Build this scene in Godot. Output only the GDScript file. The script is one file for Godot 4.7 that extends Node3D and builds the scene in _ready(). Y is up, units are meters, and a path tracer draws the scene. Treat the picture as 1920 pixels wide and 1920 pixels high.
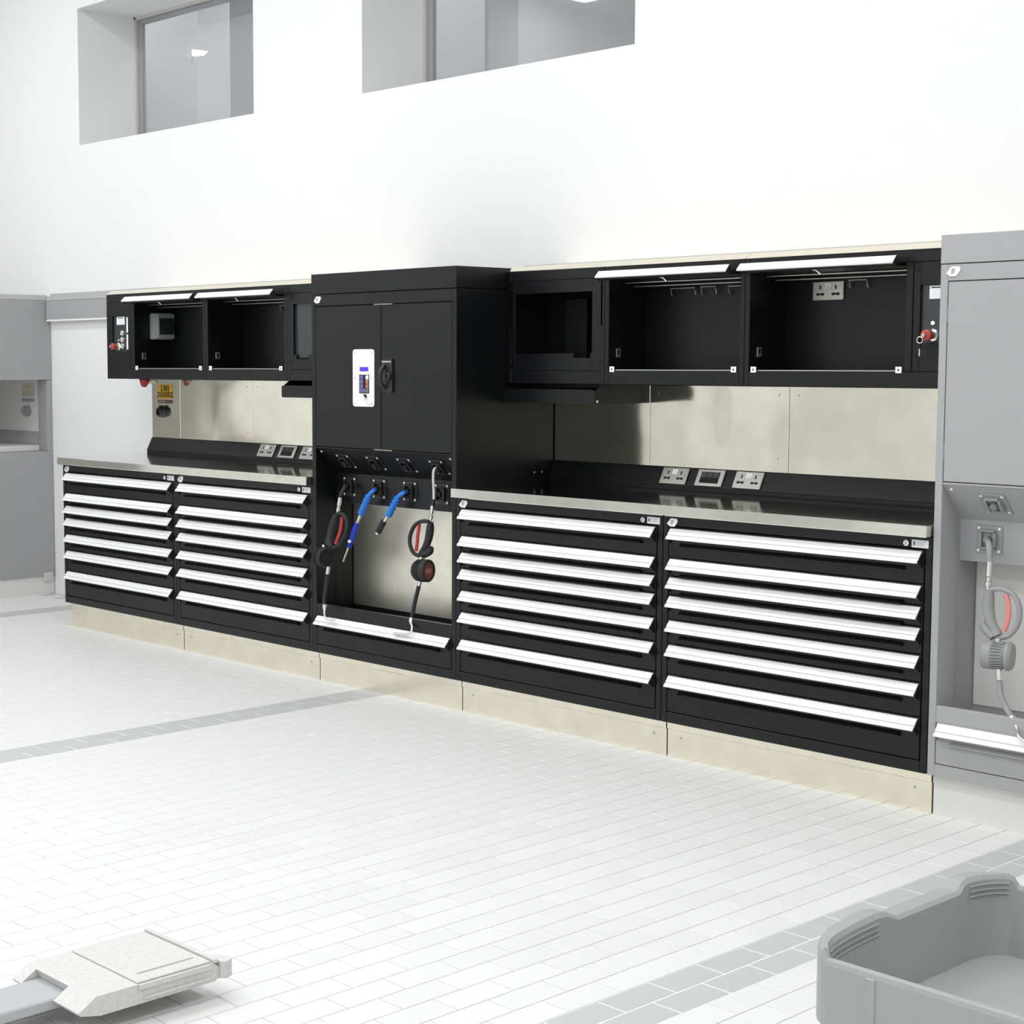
extends Node3D
# Workshop bay: black drawer cabinets, wall cabinets and a hose tower along a white wall.

var M := {}
var used := {}
var rng := RandomNumberGenerator.new()
const CAM := Vector3(8.9579, 1.6196, 5.3775)

func _ready() -> void:
	rng.seed = 11
	setup_view()
	make_materials()
	make_lights()
	make_floor()
	make_walls()
	make_windows()
	make_left_run()
	make_base_run()
	make_towers()
	make_wall_cabinets()
	make_inflators()
	make_bin()
	make_lift_arm()

# ------------------------------------------------------------------ view and light
func setup_view() -> void:
	var cam := Camera3D.new()
	cam.name = "camera"
	add_child(cam)
	var f := 3163.29
	var a := -0.0890054
	var b := 0.8478147
	var c := -0.0019941
	cam.transform = Transform3D(Basis(Vector3.UP, b) * Basis(Vector3.RIGHT, a) * Basis(Vector3.BACK, c), CAM)
	cam.projection = Camera3D.PROJECTION_FRUSTUM
	cam.near = 0.1
	cam.far = 100.0
	cam.size = 0.1 * 1920.0 / f
	cam.frustum_offset = Vector2(0.1 * 260.0 / f, 0.0)
	cam.current = true
	var we := WorldEnvironment.new()
	we.name = "environment"
	var e := Environment.new()
	e.background_mode = Environment.BG_COLOR
	e.background_color = Color(0.8, 0.82, 0.85)
	e.tonemap_mode = Environment.TONE_MAPPER_LINEAR
	e.tonemap_exposure = 1.0
	e.sdfgi_enabled = true
	e.ssao_enabled = true
	e.ssil_enabled = true
	we.environment = e
	add_child(we)

func make_lights() -> void:
	# rows of flat LED panels on the workshop ceiling
	var k := 0
	for x in [-1.2, 1.4, 4.0, 6.6, 9.2]:
		for z in [1.5, 4.0, 6.5]:
			var t = thing("ceiling_light", "white LED ceiling panel, %s from the left wall in the %s row" % [["first", "second", "third", "fourth", "fifth"][k / 3], ["front", "middle", "rear"][k % 3]], "ceiling light", Vector3(x, 5.0, z), "LED ceiling panels")
			var st = S()
			cbox(st, Vector3(-0.62, -0.03, -0.32), Vector3(0.62, 0.0, 0.32), 0.004)
			part("frame", st, M.white_metal, t)
			st = S()
			box(st, Vector3(-0.6, -0.034, -0.3), Vector3(0.6, -0.0305, 0.3))
			part("diffuser", st, M.led, t)
			var l := AreaLight3D.new()
			l.name = "panel_light"
			l.area_size = Vector2(1.2, 0.6)
			l.light_energy = 2.75
			l.light_color = Color(0.985, 0.992, 1.0)
			if "area_range" in l:
				l.set("area_range", 30.0)
			l.shadow_enabled = true
			t.add_child(l)
			l.position = Vector3(0, -0.05, 0)
			l.rotation = Vector3(-PI / 2, 0, 0)
			k += 1

# ------------------------------------------------------------------ materials
func mat(c: Color, rough: float, metal := 0.0, spec := 0.5) -> StandardMaterial3D:
	var m := StandardMaterial3D.new()
	m.albedo_color = c
	m.roughness = rough
	m.metallic = metal
	m.metallic_specular = spec
	return m

func noise_tex(freq: float, lo: float, hi: float, sd: int) -> ImageTexture:
	var n := FastNoiseLite.new()
	n.seed = sd
	n.frequency = freq
	n.fractal_octaves = 4
	var im: Image = n.get_seamless_image(256, 256)
	im.convert(Image.FORMAT_RGB8)
	for y in 256:
		for x in 256:
			var v: float = lerpf(lo, hi, im.get_pixel(x, y).r)
			im.set_pixel(x, y, Color(v, v, v))
	return ImageTexture.create_from_image(im)

func steel_mat(c: Color, rough: float, sc: Vector3, sd: int, wave := 0.0) -> StandardMaterial3D:
	# rolled sheet: fine streaks in tone, slight waviness of the surface
	var m := mat(c, rough, 1.0)
	m.uv1_triplanar = true
	m.uv1_world_triplanar = true
	m.uv1_scale = sc
	m.albedo_texture = noise_tex(0.03, 0.95, 1.0, sd)
	if wave > 0.0:
		var n := FastNoiseLite.new()
		n.seed = sd + 5
		n.frequency = 0.006
		n.fractal_octaves = 2
		var im: Image = n.get_seamless_image(256, 256)
		im.convert(Image.FORMAT_RGBA8)
		im.bump_map_to_normal_map(4.0)
		m.normal_enabled = true
		m.normal_texture = ImageTexture.create_from_image(im)
		m.normal_scale = wave
	return m

func make_materials() -> void:
	M.black = mat(Color8(13, 14, 16), 0.34, 0.0, 0.42)
	M.black_in = mat(Color8(13, 14, 16), 0.34, 0.0, 0.42)
	M.black_plastic = mat(Color8(30, 30, 32), 0.38)
	M.rubber = mat(Color8(34, 34, 36), 0.7)
	M.gap = mat(Color8(14, 14, 15), 0.8)
	M.lip = mat(Color8(234, 234, 233), 0.4)
	M.steel = steel_mat(Color8(248, 243, 226), 0.1, Vector3(0.8, 0.8, 0.8), 3, 0.35)
	M.steel_top = steel_mat(Color8(228, 226, 216), 0.09, Vector3(1.5, 1.5, 1.5), 8)
	M.plinth = steel_mat(Color8(246, 240, 222), 0.22, Vector3(0.9, 0.9, 0.9), 21, 0.3)
	M.steel_dull = steel_mat(Color8(248, 244, 230), 0.38, Vector3(1.1, 1.1, 1.1), 44, 0.25)
	M.chrome = mat(Color8(226, 226, 224), 0.18, 1.0)
	M.satin = mat(Color8(186, 185, 178), 0.35, 0.9)
	M.white_metal = mat(Color8(240, 240, 238), 0.5)
	M.white = mat(Color8(250, 250, 250), 0.45)
	M.label = mat(Color8(238, 239, 240), 0.5)
	M.ink = mat(Color8(60, 60, 64), 0.6)
	M.red = mat(Color8(172, 44, 40), 0.4)
	M.stop_red = mat(Color8(170, 62, 56), 0.4)
	M.red_dark = mat(Color8(110, 30, 30), 0.3)
	M.blue_hose = mat(Color8(36, 122, 220), 0.4)
	M.blue_dark = mat(Color8(28, 60, 190), 0.4)
	M.cable = mat(Color8(226, 214, 224), 0.4)
	M.yellow = mat(Color8(226, 176, 44), 0.5)
	M.brown = mat(Color8(92, 52, 48), 0.5)
	M.beige = mat(Color8(205, 200, 176), 0.5)
	M.box_grey = mat(Color8(150, 154, 154), 0.45)
	M.smoke = mat(Color8(40, 46, 48), 0.2)
	M.screen = mat(Color8(52, 58, 60), 0.25)
	M.key_blue = mat(Color8(106, 108, 168), 0.5)
	M.key_red = mat(Color8(178, 110, 96), 0.5)
	M.key_green = mat(Color8(96, 118, 92), 0.5)
	M.lcd = mat(Color8(60, 44, 230), 0.3)
	M.lcd.emission_enabled = true
	M.lcd.emission = Color8(64, 40, 255)
	M.lcd.emission_energy_multiplier = 0.5
	M.led_green = mat(Color8(200, 240, 200), 0.3)
	M.led_green.emission_enabled = true
	M.led_green.emission = Color8(200, 255, 190)
	M.led_green.emission_energy_multiplier = 0.8
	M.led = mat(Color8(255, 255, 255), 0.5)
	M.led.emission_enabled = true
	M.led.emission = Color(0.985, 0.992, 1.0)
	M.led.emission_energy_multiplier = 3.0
	# pale grey paint of the neighbouring units
	M.grey = mat(Color8(163, 163, 164), 0.5)
	M.grey_in = mat(Color8(163, 163, 164), 0.5)
	M.grey_plastic = mat(Color8(150, 151, 152), 0.5)
	M.grey_gap = mat(Color8(140, 140, 142), 0.7)
	M.grey_steel = mat(Color8(226, 225, 221), 0.4, 0.0)
	M.grey_red = mat(Color8(218, 140, 132), 0.4)
	M.bin = mat(Color8(160, 161, 161), 0.45)
	M.pad = mat(Color8(212, 211, 208), 0.6)
	M.pad.uv1_triplanar = true
	M.pad.uv1_scale = Vector3(4, 4, 4)
	M.pad.albedo_texture = noise_tex(0.05, 0.93, 1.0, 31)
	M.arm = mat(Color8(174, 175, 177), 0.5)
	M.wall = mat(Color8(234, 234, 234), 0.75)
	M.door = mat(Color8(206, 208, 209), 0.5)  # paint of the two doors added out of view
	M.ceiling = mat(Color8(240, 240, 238), 0.8)
	M.room = mat(Color8(215, 215, 216), 0.8)
	M.room_light = mat(Color8(236, 236, 237), 0.8)
	M.frame = mat(Color8(206, 205, 200), 0.5)
	M.frame_dark = mat(Color8(160, 161, 164), 0.5)
	M.glass = mat(Color(0.93, 0.95, 0.96, 0.1), 0.02)
	M.glass.transparency = BaseMaterial3D.TRANSPARENCY_ALPHA
	M.tiles = []
	for i in 3:
		var tm := mat(Color8(220 + i * 2, 220 + i * 2, 218 + i * 2), 0.5)
		M.tiles.append(tm)
	M.band = mat(Color8(189, 190, 189), 0.5)
	M.grout = mat(Color8(196, 196, 193), 0.8)
	M.band_grout = mat(Color8(238, 239, 237), 0.8)
	M.joint = mat(Color8(150, 150, 148), 0.8)

func palette(pale: bool) -> Dictionary:
	if pale:
		return {"body": M.grey, "inside": M.grey_in, "plastic": M.grey_plastic, "gap": M.grey_gap, "steel": M.grey_steel, "sheet": M.grey_steel, "plinth": M.grey_steel, "rubber": M.grey_plastic, "red": M.grey_red, "satin": M.frame}
	return {"body": M.black, "inside": M.black_in, "plastic": M.black_plastic, "gap": M.gap, "steel": M.steel, "sheet": M.steel_dull, "plinth": M.plinth, "rubber": M.rubber, "red": M.red, "satin": M.satin}

# ------------------------------------------------------------------ nodes
func numbered(n: String) -> String:
	if not used.has(n):
		used[n] = 0
		return n
	used[n] += 1
	return "%s_%03d" % [n, used[n]]

func thing(called: String, label: String, category: String, at := Vector3.ZERO, group := "") -> Node3D:
	var o := Node3D.new()
	o.name = numbered(called)
	add_child(o)
	o.position = at
	o.set_meta("label", label)
	o.set_meta("category", category)
	if group != "":
		o.set_meta("group", group)
	return o

func structure(called: String, st, m: Material) -> MeshInstance3D:
	var o = part(called, st, m, self)
	o.set_meta("kind", "structure")
	return o

func part(called: String, st, m: Material, parent: Node, label := "") -> MeshInstance3D:
	var o := MeshInstance3D.new()
	o.name = called
	if st is SurfaceTool:
		o.mesh = st.commit()
	else:
		o.mesh = st
	o.material_override = null
	if o.mesh.get_surface_count() > 0 and not (o.mesh is PrimitiveMesh):
		o.mesh.surface_set_material(0, m)
	elif o.mesh is PrimitiveMesh:
		o.mesh.material = m
	if label != "":
		o.set_meta("label", label)
	parent.add_child(o, true)
	return o

func copy_of(o: Node3D, at: Vector3, label: String) -> Node3D:
	var c = o.duplicate()
	c.name = numbered(String(o.name).rstrip("0123456789_") if not String(o.name).ends_with("r") else String(o.name))
	add_child(c)
	c.position = at
	c.set_meta("label", label)
	return c

# ------------------------------------------------------------------ geometry
func S() -> SurfaceTool:
	var st := SurfaceTool.new()
	st.begin(Mesh.PRIMITIVE_TRIANGLES)
	return st

func quad(st: SurfaceTool, a: Vector3, b: Vector3, c: Vector3, d: Vector3) -> void:
	var n := (b - a).cross(c - a).normalized()
	for p in [a, c, b, a, d, c]:
		st.set_normal(n)
		st.add_vertex(p)

func poly(st: SurfaceTool, pts: Array, inside: Vector3) -> void:
	# flat convex face turned away from a point inside the solid
	var n: Vector3 = (pts[1] - pts[0]).cross(pts[2] - pts[0]).normalized()
	var q := pts
	if n.dot(pts[0] - inside) < 0.0:
		q = pts.duplicate()
		q.reverse()
		n = -n
	for i in range(1, q.size() - 1):
		for p in [q[0], q[i + 1], q[i]]:
			st.set_normal(n)
			st.add_vertex(p)

func box(st: SurfaceTool, lo: Vector3, hi: Vector3) -> void:
	var c := (lo + hi) * 0.5
	for ax in 3:
		for s in 2:
			var f := []
			for k in [[0, 0], [1, 0], [1, 1], [0, 1]]:
				var p := Vector3()
				p[ax] = hi[ax] if s == 1 else lo[ax]
				var u := (ax + 1) % 3
				var v := (ax + 2) % 3
				p[u] = hi[u] if k[0] == 1 else lo[u]
				p[v] = hi[v] if k[1] == 1 else lo[v]
				f.append(p)
			poly(st, f, c)

func cbox(st: SurfaceTool, lo: Vector3, hi: Vector3, b: float) -> void:
	# box with chamfered edges
	var c := (lo + hi) * 0.5
	var P = func(sx: int, sy: int, sz: int, ax: int) -> Vector3:
		var s := [sx, sy, sz]
		var p := Vector3()
		for i in 3:
			var e: float = hi[i] if s[i] == 1 else lo[i]
			if i != ax:
				e += -b if s[i] == 1 else b
			p[i] = e
		return p
	for ax in 3:
		var u := (ax + 1) % 3
		var v := (ax + 2) % 3
		for s in 2:
			var f := []
			for k in [[0, 0], [1, 0], [1, 1], [0, 1]]:
				var q := [0, 0, 0]
				q[ax] = s
				q[u] = k[0]
				q[v] = k[1]
				f.append(P.call(q[0], q[1], q[2], ax))
			poly(st, f, c)
		for su in 2:
			for sv in 2:
				var q0 := [0, 0, 0]
				var q1 := [0, 0, 0]
				q0[u] = su
				q0[v] = sv
				q1[u] = su
				q1[v] = sv
				q1[ax] = 1
				poly(st, [P.call(q0[0], q0[1], q0[2], u), P.call(q1[0], q1[1], q1[2], u), P.call(q1[0], q1[1], q1[2], v), P.call(q0[0], q0[1], q0[2], v)], c)
	for sx in 2:
		for sy in 2:
			for sz in 2:
				poly(st, [P.call(sx, sy, sz, 0), P.call(sx, sy, sz, 1), P.call(sx, sy, sz, 2)], c)

func place(p: Vector2, t: float, ax: int) -> Vector3:
	if ax == 0:
		return Vector3(t, p.y, p.x)      # profile given as (z, y)
	if ax == 1:
		return Vector3(p.x, t, p.y)      # profile given as (x, z)
	return Vector3(p.x, p.y, t)          # profile given as (x, y)

func prism(st: SurfaceTool, prof: Array, ax: int, t0: float, t1: float) -> void:
	var area := 0.0
	var n := prof.size()
	for i in n:
		var p: Vector2 = prof[i]
		var q: Vector2 = prof[(i + 1) % n]
		area += p.x * q.y - q.x * p.y
	for i in n:
		var p: Vector2 = prof[i]
		var q: Vector2 = prof[(i + 1) % n]
		var o2 := Vector2(q.y - p.y, p.x - q.x) * signf(area)
		var o3 := place(o2, 0.0, ax)
		var f := [place(p, t0, ax), place(q, t0, ax), place(q, t1, ax), place(p, t1, ax)]
		poly(st, f, f[0] - o3.normalized())
	var tri := Geometry2D.triangulate_polygon(PackedVector2Array(prof))
	var dir := place(Vector2.ZERO, 1.0, ax)
	for e in 2:
		var t := t0 if e == 0 else t1
		var away := dir * (signf(t - (t0 + t1) * 0.5))
		for i in range(0, tri.size(), 3):
			var g := [place(prof[tri[i]], t, ax), place(prof[tri[i + 1]], t, ax), place(prof[tri[i + 2]], t, ax)]
			poly(st, g, g[0] - away)

func rrect(x0: float, y0: float, x1: float, y1: float, r: float, n := 5) -> Array:
	var out := []
	for k in 4:
		var cx := x1 - r if k in [0, 3] else x0 + r
		var cy := y1 - r if k in [0, 1] else y0 + r
		for i in n + 1:
			var a := PI / 2 * (k + float(i) / n)
			out.append(Vector2(cx + cos(a) * r, cy + sin(a) * r))
	return out

func lathe(st: SurfaceTool, prof: Array, x: Transform3D, sides := 20) -> void:
	# profile of (radius, height) turned about the local y axis
	for i in prof.size() - 1:
		var p: Vector2 = prof[i]
		var q: Vector2 = prof[i + 1]
		var d := q - p
		if d.length() < 1e-6:
			continue
		var nr := Vector2(d.y, -d.x).normalized()
		for s in sides:
			var a0 := TAU * s / sides
			var a1 := TAU * (s + 1) / sides
			var d0 := Vector3(cos(a0), 0, sin(a0))
			var d1 := Vector3(cos(a1), 0, sin(a1))
			var v := [d0 * p.x + Vector3(0, p.y, 0), d0 * q.x + Vector3(0, q.y, 0), d1 * q.x + Vector3(0, q.y, 0), d1 * p.x + Vector3(0, p.y, 0)]
			var nn := [d0 * nr.x + Vector3(0, nr.y, 0), d0 * nr.x + Vector3(0, nr.y, 0), d1 * nr.x + Vector3(0, nr.y, 0), d1 * nr.x + Vector3(0, nr.y, 0)]
			for k in [0, 2, 1, 0, 3, 2]:
				st.set_normal((x.basis * nn[k]).normalized())
				st.add_vertex(x * v[k])

func along(o: Vector3, d: Vector3) -> Transform3D:
	# a transform whose y axis points along d
	var y := d.normalized()
	var h := Vector3.RIGHT if absf(y.x) < 0.9 else Vector3.UP
	var z := h.cross(y).normalized()
	var xx := y.cross(z).normalized()
	return Transform3D(Basis(xx, y, z), o)

func cyl(st: SurfaceTool, a: Vector3, b: Vector3, r: float, sides := 16, bev := 0.0) -> void:
	var h := (b - a).length()
	var pr := [Vector2(0, 0), Vector2(r - bev, 0), Vector2(r, bev), Vector2(r, h - bev), Vector2(r - bev, h), Vector2(0, h)]
	lathe(st, pr, along(a, b - a), sides)

func spline(pts: Array, n := 6) -> Array:
	var out := []
	for i in pts.size() - 1:
		var p0: Vector3 = pts[maxi(i - 1, 0)]
		var p1: Vector3 = pts[i]
		var p2: Vector3 = pts[i + 1]
		var p3: Vector3 = pts[mini(i + 2, pts.size() - 1)]
		for k in n:
			out.append(p1.cubic_interpolate(p2, p0, p3, float(k) / n))
	out.append(pts[-1])
	return out

func tube(st: SurfaceTool, pts: Array, rad, sides := 10, flat := 1.0) -> void:
	var n := pts.size()
	var up := Vector3(0, 0, 1)
	var rings := []
	var nrm := []
	for i in n:
		var t: Vector3 = (pts[mini(i + 1, n - 1)] - pts[maxi(i - 1, 0)]).normalized()
		var s := up.cross(t)
		if s.length() < 1e-3:
			s = Vector3.RIGHT.cross(t)
		s = s.normalized()
		var u := t.cross(s).normalized()
		var r: float = rad[mini(i, rad.size() - 1)] if rad is Array else rad
		var ring := []
		var rn := []
		for k in sides:
			var a := TAU * k / sides
			rn.append((s * cos(a) * flat + u * sin(a)).normalized())
			ring.append(pts[i] + (s * cos(a) + u * sin(a) * flat) * r)
		rings.append(ring)
		nrm.append(rn)
	for i in n - 1:
		for k in sides:
			var k2 := (k + 1) % sides
			for e in [[i, k], [i + 1, k], [i + 1, k2], [i, k], [i + 1, k2], [i, k2]]:
				st.set_normal(nrm[e[0]][e[1]])
				st.add_vertex(rings[e[0]][e[1]])
	for e in [0, n - 1]:
		poly(st, rings[e], pts[1] if e == 0 else pts[n - 2])

func print_quad(parent: Node, called: String, img: Image, w: float, h: float, at: Vector3, rot := Vector3.ZERO) -> void:
	# flat print on a label
	var q := QuadMesh.new()
	q.size = Vector2(w, h)
	var m := mat(Color.WHITE, 0.5)
	m.albedo_texture = ImageTexture.create_from_image(img)
	var o = part(called, q, m, parent)
	o.position = at
	o.rotation = rot

func label_image(w: int, h: int, head: bool, rows: int, sd: int) -> Image:
	var im := Image.create(w, h, false, Image.FORMAT_RGB8)
	im.fill(Color8(240, 241, 242))
	var r := RandomNumberGenerator.new()
	r.seed = sd
	var y := int(h * 0.1)
	if head:
		im.fill_rect(Rect2i(int(w * 0.12), y, int(w * 0.7), int(h * 0.11)), Color8(70, 70, 74))
		y += int(h * 0.24)
	for i in rows:
		var x := int(w * 0.2)
		while x < w * 0.8:
			var l := r.randi_range(2, 7)
			im.fill_rect(Rect2i(x, y, l, maxi(1, int(h * 0.025))), Color8(150, 150, 156))
			x += l + 2
		y += int(h * 0.65 / rows)
	return im

func lettering(parent: Node, called: String, text: String, size: float, m: Material, at: Vector3, depth := 0.0006) -> void:
	var t := TextMesh.new()
	var f := SystemFont.new()
	f.font_names = PackedStringArray(["Droid Sans"])
	f.font_weight = 700
	t.font = f
	t.text = text
	t.font_size = 64
	t.pixel_size = size / 46.0
	t.depth = depth
	t.curve_step = 4.0
	var o = part(called, t, m, parent)
	o.position = at

# ------------------------------------------------------------------ floor
var tile_cache := {}

func tile_mesh(w: float, l: float, key: String, m: Material) -> ArrayMesh:
	if tile_cache.has(key):
		return tile_cache[key]
	var st = S()
	cbox_top(st, Vector3(-w / 2, -0.008, -l / 2), Vector3(w / 2, 0.0, l / 2), 0.0012)
	var me: ArrayMesh = st.commit()
	me.surface_set_material(0, m)
	tile_cache[key] = me
	return me

func cbox_top(st: SurfaceTool, lo: Vector3, hi: Vector3, b: float) -> void:
	var c := (lo + hi) * 0.5
	var top := [Vector3(lo.x + b, hi.y, lo.z + b), Vector3(hi.x - b, hi.y, lo.z + b), Vector3(hi.x - b, hi.y, hi.z - b), Vector3(lo.x + b, hi.y, hi.z - b)]
	var mid := [Vector3(lo.x, hi.y - b, lo.z), Vector3(hi.x, hi.y - b, lo.z), Vector3(hi.x, hi.y - b, hi.z), Vector3(lo.x, hi.y - b, hi.z)]
	var bot := [Vector3(lo.x, lo.y, lo.z), Vector3(hi.x, lo.y, lo.z), Vector3(hi.x, lo.y, hi.z), Vector3(lo.x, lo.y, hi.z)]
	poly(st, top, c)
	for i in 4:
		var j := (i + 1) % 4
		poly(st, [top[i], top[j], mid[j], mid[i]], c)
		poly(st, [mid[i], mid[j], bot[j], bot[i]], c)

func make_floor() -> void:
	var fl := Node3D.new()
	fl.name = "floor"
	add_child(fl)
	fl.set_meta("kind", "structure")
	var st = S()
	box(st, Vector3(-2.35, -0.2, -0.95), Vector3(12.2, -0.0025, 8.2))
	part("grout_bed", st, M.grout, fl)
	# rows of tiles run away from the wall; two grey rows make a band every 3.5 m
	var rows := []
	var p := 0.0964
	var x := -0.7800
	while x > -2.1:
		rows.push_front([x - p, x, 0])
		x -= p
	for k in 2:
		rows.append([-0.7800 + k * 0.0965, -0.7800 + (k + 1) * 0.0965, 1])
	fill_rows(rows, -0.587, 2.7177, 34, 0)
	fill_rows(rows, 2.7177, 2.9125, 2, 1)
	fill_rows(rows, 2.9125, 4.3826, 15, 0)
	fill_rows(rows, 4.3826, 6.2155, 19, 0)
	fill_rows(rows, 6.2155, 6.4084, 2, 1)
	fill_rows(rows, 6.4084, 9.73, 34, 0)
	fill_rows(rows, 9.73, 9.92, 2, 1)
	fill_rows(rows, 9.92, 12.14, 23, 0)
	for b in [[-0.7800, -0.587], [2.7177, 2.9125], [6.2155, 6.4084], [9.73, 9.92]]:
		st = S()
		box(st, Vector3(b[0], -0.01, -0.74), Vector3(b[1], -0.0012, 8.1))
		part("band_grout", st, M.band_grout, fl)
	st = S()
	box(st, Vector3(4.3796, -0.01, -0.74), Vector3(4.3856, -0.0012, 8.1))
	part("expansion_joint", st, M.joint, fl)
	# the 300 tiles that show largest are parts of their own, the others stay joined
	var cam: Camera3D = get_node("camera")
	var inv := cam.transform.affine_inverse()
	var tiles := []
	var i := 0
	for r in rows:
		var off := 0.0036 if i % 2 == 0 else 0.1036
		if r[2] == 1:
			off = 0.0036 if absf(r[0] - 6.2155) < 0.01 or absf(r[0] - 2.7177) < 0.01 or absf(r[0] + 0.78) < 0.01 else 0.1036
		var z := -0.8 + off
		while z < 8.0:
			var c := Vector3((r[0] + r[1]) * 0.5, 0, z + 0.1)
			var q := inv * c
			var seen := false
			var rank := 1e9
			if q.z < -0.3:
				var u := 700.0 + 3163.29 * q.x / -q.z
				var v := 960.0 - 3163.29 * q.y / -q.z
				seen = u > -20 and u < 1940 and v > 0 and v < 1940 and not (c.x > 7.0 and c.z > 1.2)
				rank = q.length() - 0.12 * q.z if seen else 1e9
			if z > -0.74:
				tiles.append([rank, c, r[1] - r[0], r[2], i])
			z += 0.2
		i += 1
	tiles.sort_custom(func(a, b): return a[0] < b[0])
	var rest_white = S()
	var rest_grey = S()
	var n := 0
	for t in tiles:
		var w: float = t[2] - (0.0048 if t[3] == 1 else 0.0035)
		var var_i := rng.randi() % 3
		if n < 300 and t[0] < 1e8:
			var m: Material = M.band if t[3] == 1 else M.tiles[var_i]
			var me = tile_mesh(w, 0.1952 if t[3] == 1 else 0.1965, "%d_%d_%d" % [roundi(w * 10000), t[3], var_i if t[3] == 0 else 0], m)
			var o := MeshInstance3D.new()
			o.name = "band_tile" if t[3] == 1 else "tile"
			o.mesh = me
			fl.add_child(o, true)
			o.position = t[1]
			n += 1
		else:
			var hl := 0.0976 if t[3] == 1 else 0.09825
			var lo := Vector3(t[1].x - w / 2, -0.008, t[1].z - hl)
			var hi := Vector3(t[1].x + w / 2, 0.0, t[1].z + hl)
			cbox_top(rest_grey if t[3] == 1 else rest_white, lo, hi, 0.0012)
	var a = part("tile_field", rest_white, M.tiles[1], fl)
	a.set_meta("kind", "stuff")
	var b2 = part("band_tile_field", rest_grey, M.band, fl)
	b2.set_meta("kind", "stuff")

func fill_rows(rows: Array, x0: float, x1: float, n: int, kind: int) -> void:
	var p := (x1 - x0) / n
	for k in n:
		rows.append([x0 + k * p, x0 + (k + 1) * p, kind])

# ------------------------------------------------------------------ room
const WZ := -0.744
const WIN := [[-0.948, 0.970], [1.935, 3.837]]

func make_walls() -> void:
	var st = S()
	var zb := -1.25
	var y0 := 3.066
	var y1 := 3.961
	box(st, Vector3(-2.4, -0.2, zb), Vector3(12.2, y0, WZ))
	box(st, Vector3(-2.4, y1, zb), Vector3(12.2, 5.2, WZ))
	box(st, Vector3(-2.4, y0, zb), Vector3(WIN[0][0], y1, WZ))
	box(st, Vector3(WIN[0][1], y0, zb), Vector3(WIN[1][0], y1, WZ))
	box(st, Vector3(WIN[1][1], y0, zb), Vector3(12.2, y1, WZ))
	structure("wall_back", st, M.wall)
	st = S()
	box(st, Vector3(-2.4, -0.2, WZ), Vector3(-2.15, 5.2, 8.2))
	structure("wall_left", st, M.wall)
	st = S()
	box(st, Vector3(12.0, -0.2, WZ), Vector3(12.25, 5.2, 8.2))
	structure("wall_right", st, M.wall)
	st = S()
	box(st, Vector3(-2.4, -0.2, 8.0), Vector3(12.25, 5.2, 8.25))
	structure("wall_front", st, M.wall)
	st = S()
	box(st, Vector3(-2.4, 5.0, zb), Vector3(12.25, 5.2, 8.25))
	structure("ceiling", st, M.ceiling)
	# grey doors added out of view so the steel mirrors darker bands
	st = S()
	for k in 5:
		cbox(st, Vector3(-2.15, 0.0 + k * 0.62, 5.7), Vector3(-2.10, 0.612 + k * 0.62, 7.5), 0.006)
	structure("door_1", st, M.door)
	st = S()
	for k in 5:
		cbox(st, Vector3(-1.0, 0.0 + k * 0.62, 7.95), Vector3(0.5, 0.612 + k * 0.62, 8.0), 0.006)
	structure("door_2", st, M.door)
	# room beyond the windows
	st = S()
	box(st, Vector3(-9.2, 2.4, -4.2), Vector3(12.2, 5.2, -4.0))
	box(st, Vector3(-9.2, 2.4, -4.0), Vector3(-9.0, 5.2, -1.25))
	box(st, Vector3(12.0, 2.4, -4.0), Vector3(12.2, 5.2, -1.25))
	box(st, Vector3(-9.2, 2.2, -4.2), Vector3(12.2, 2.4, -1.25))
	box(st, Vector3(-9.2, 5.0, -4.2), Vector3(12.2, 5.2, -1.25))
	box(st, Vector3(-9.2, 2.4, -1.45), Vector3(-2.4, 5.2, -1.25))
	structure("wall_upper_room", st, M.room)
	st = S()
	box(st, Vector3(-3.3, 2.4, -2.5), Vector3(-1.613, 5.0, -2.2))
	box(st, Vector3(0.2, 2.4, -2.5), Vector3(1.422, 5.0, -2.2))
	structure("wall_upper_partition", st, M.room_light)

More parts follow.
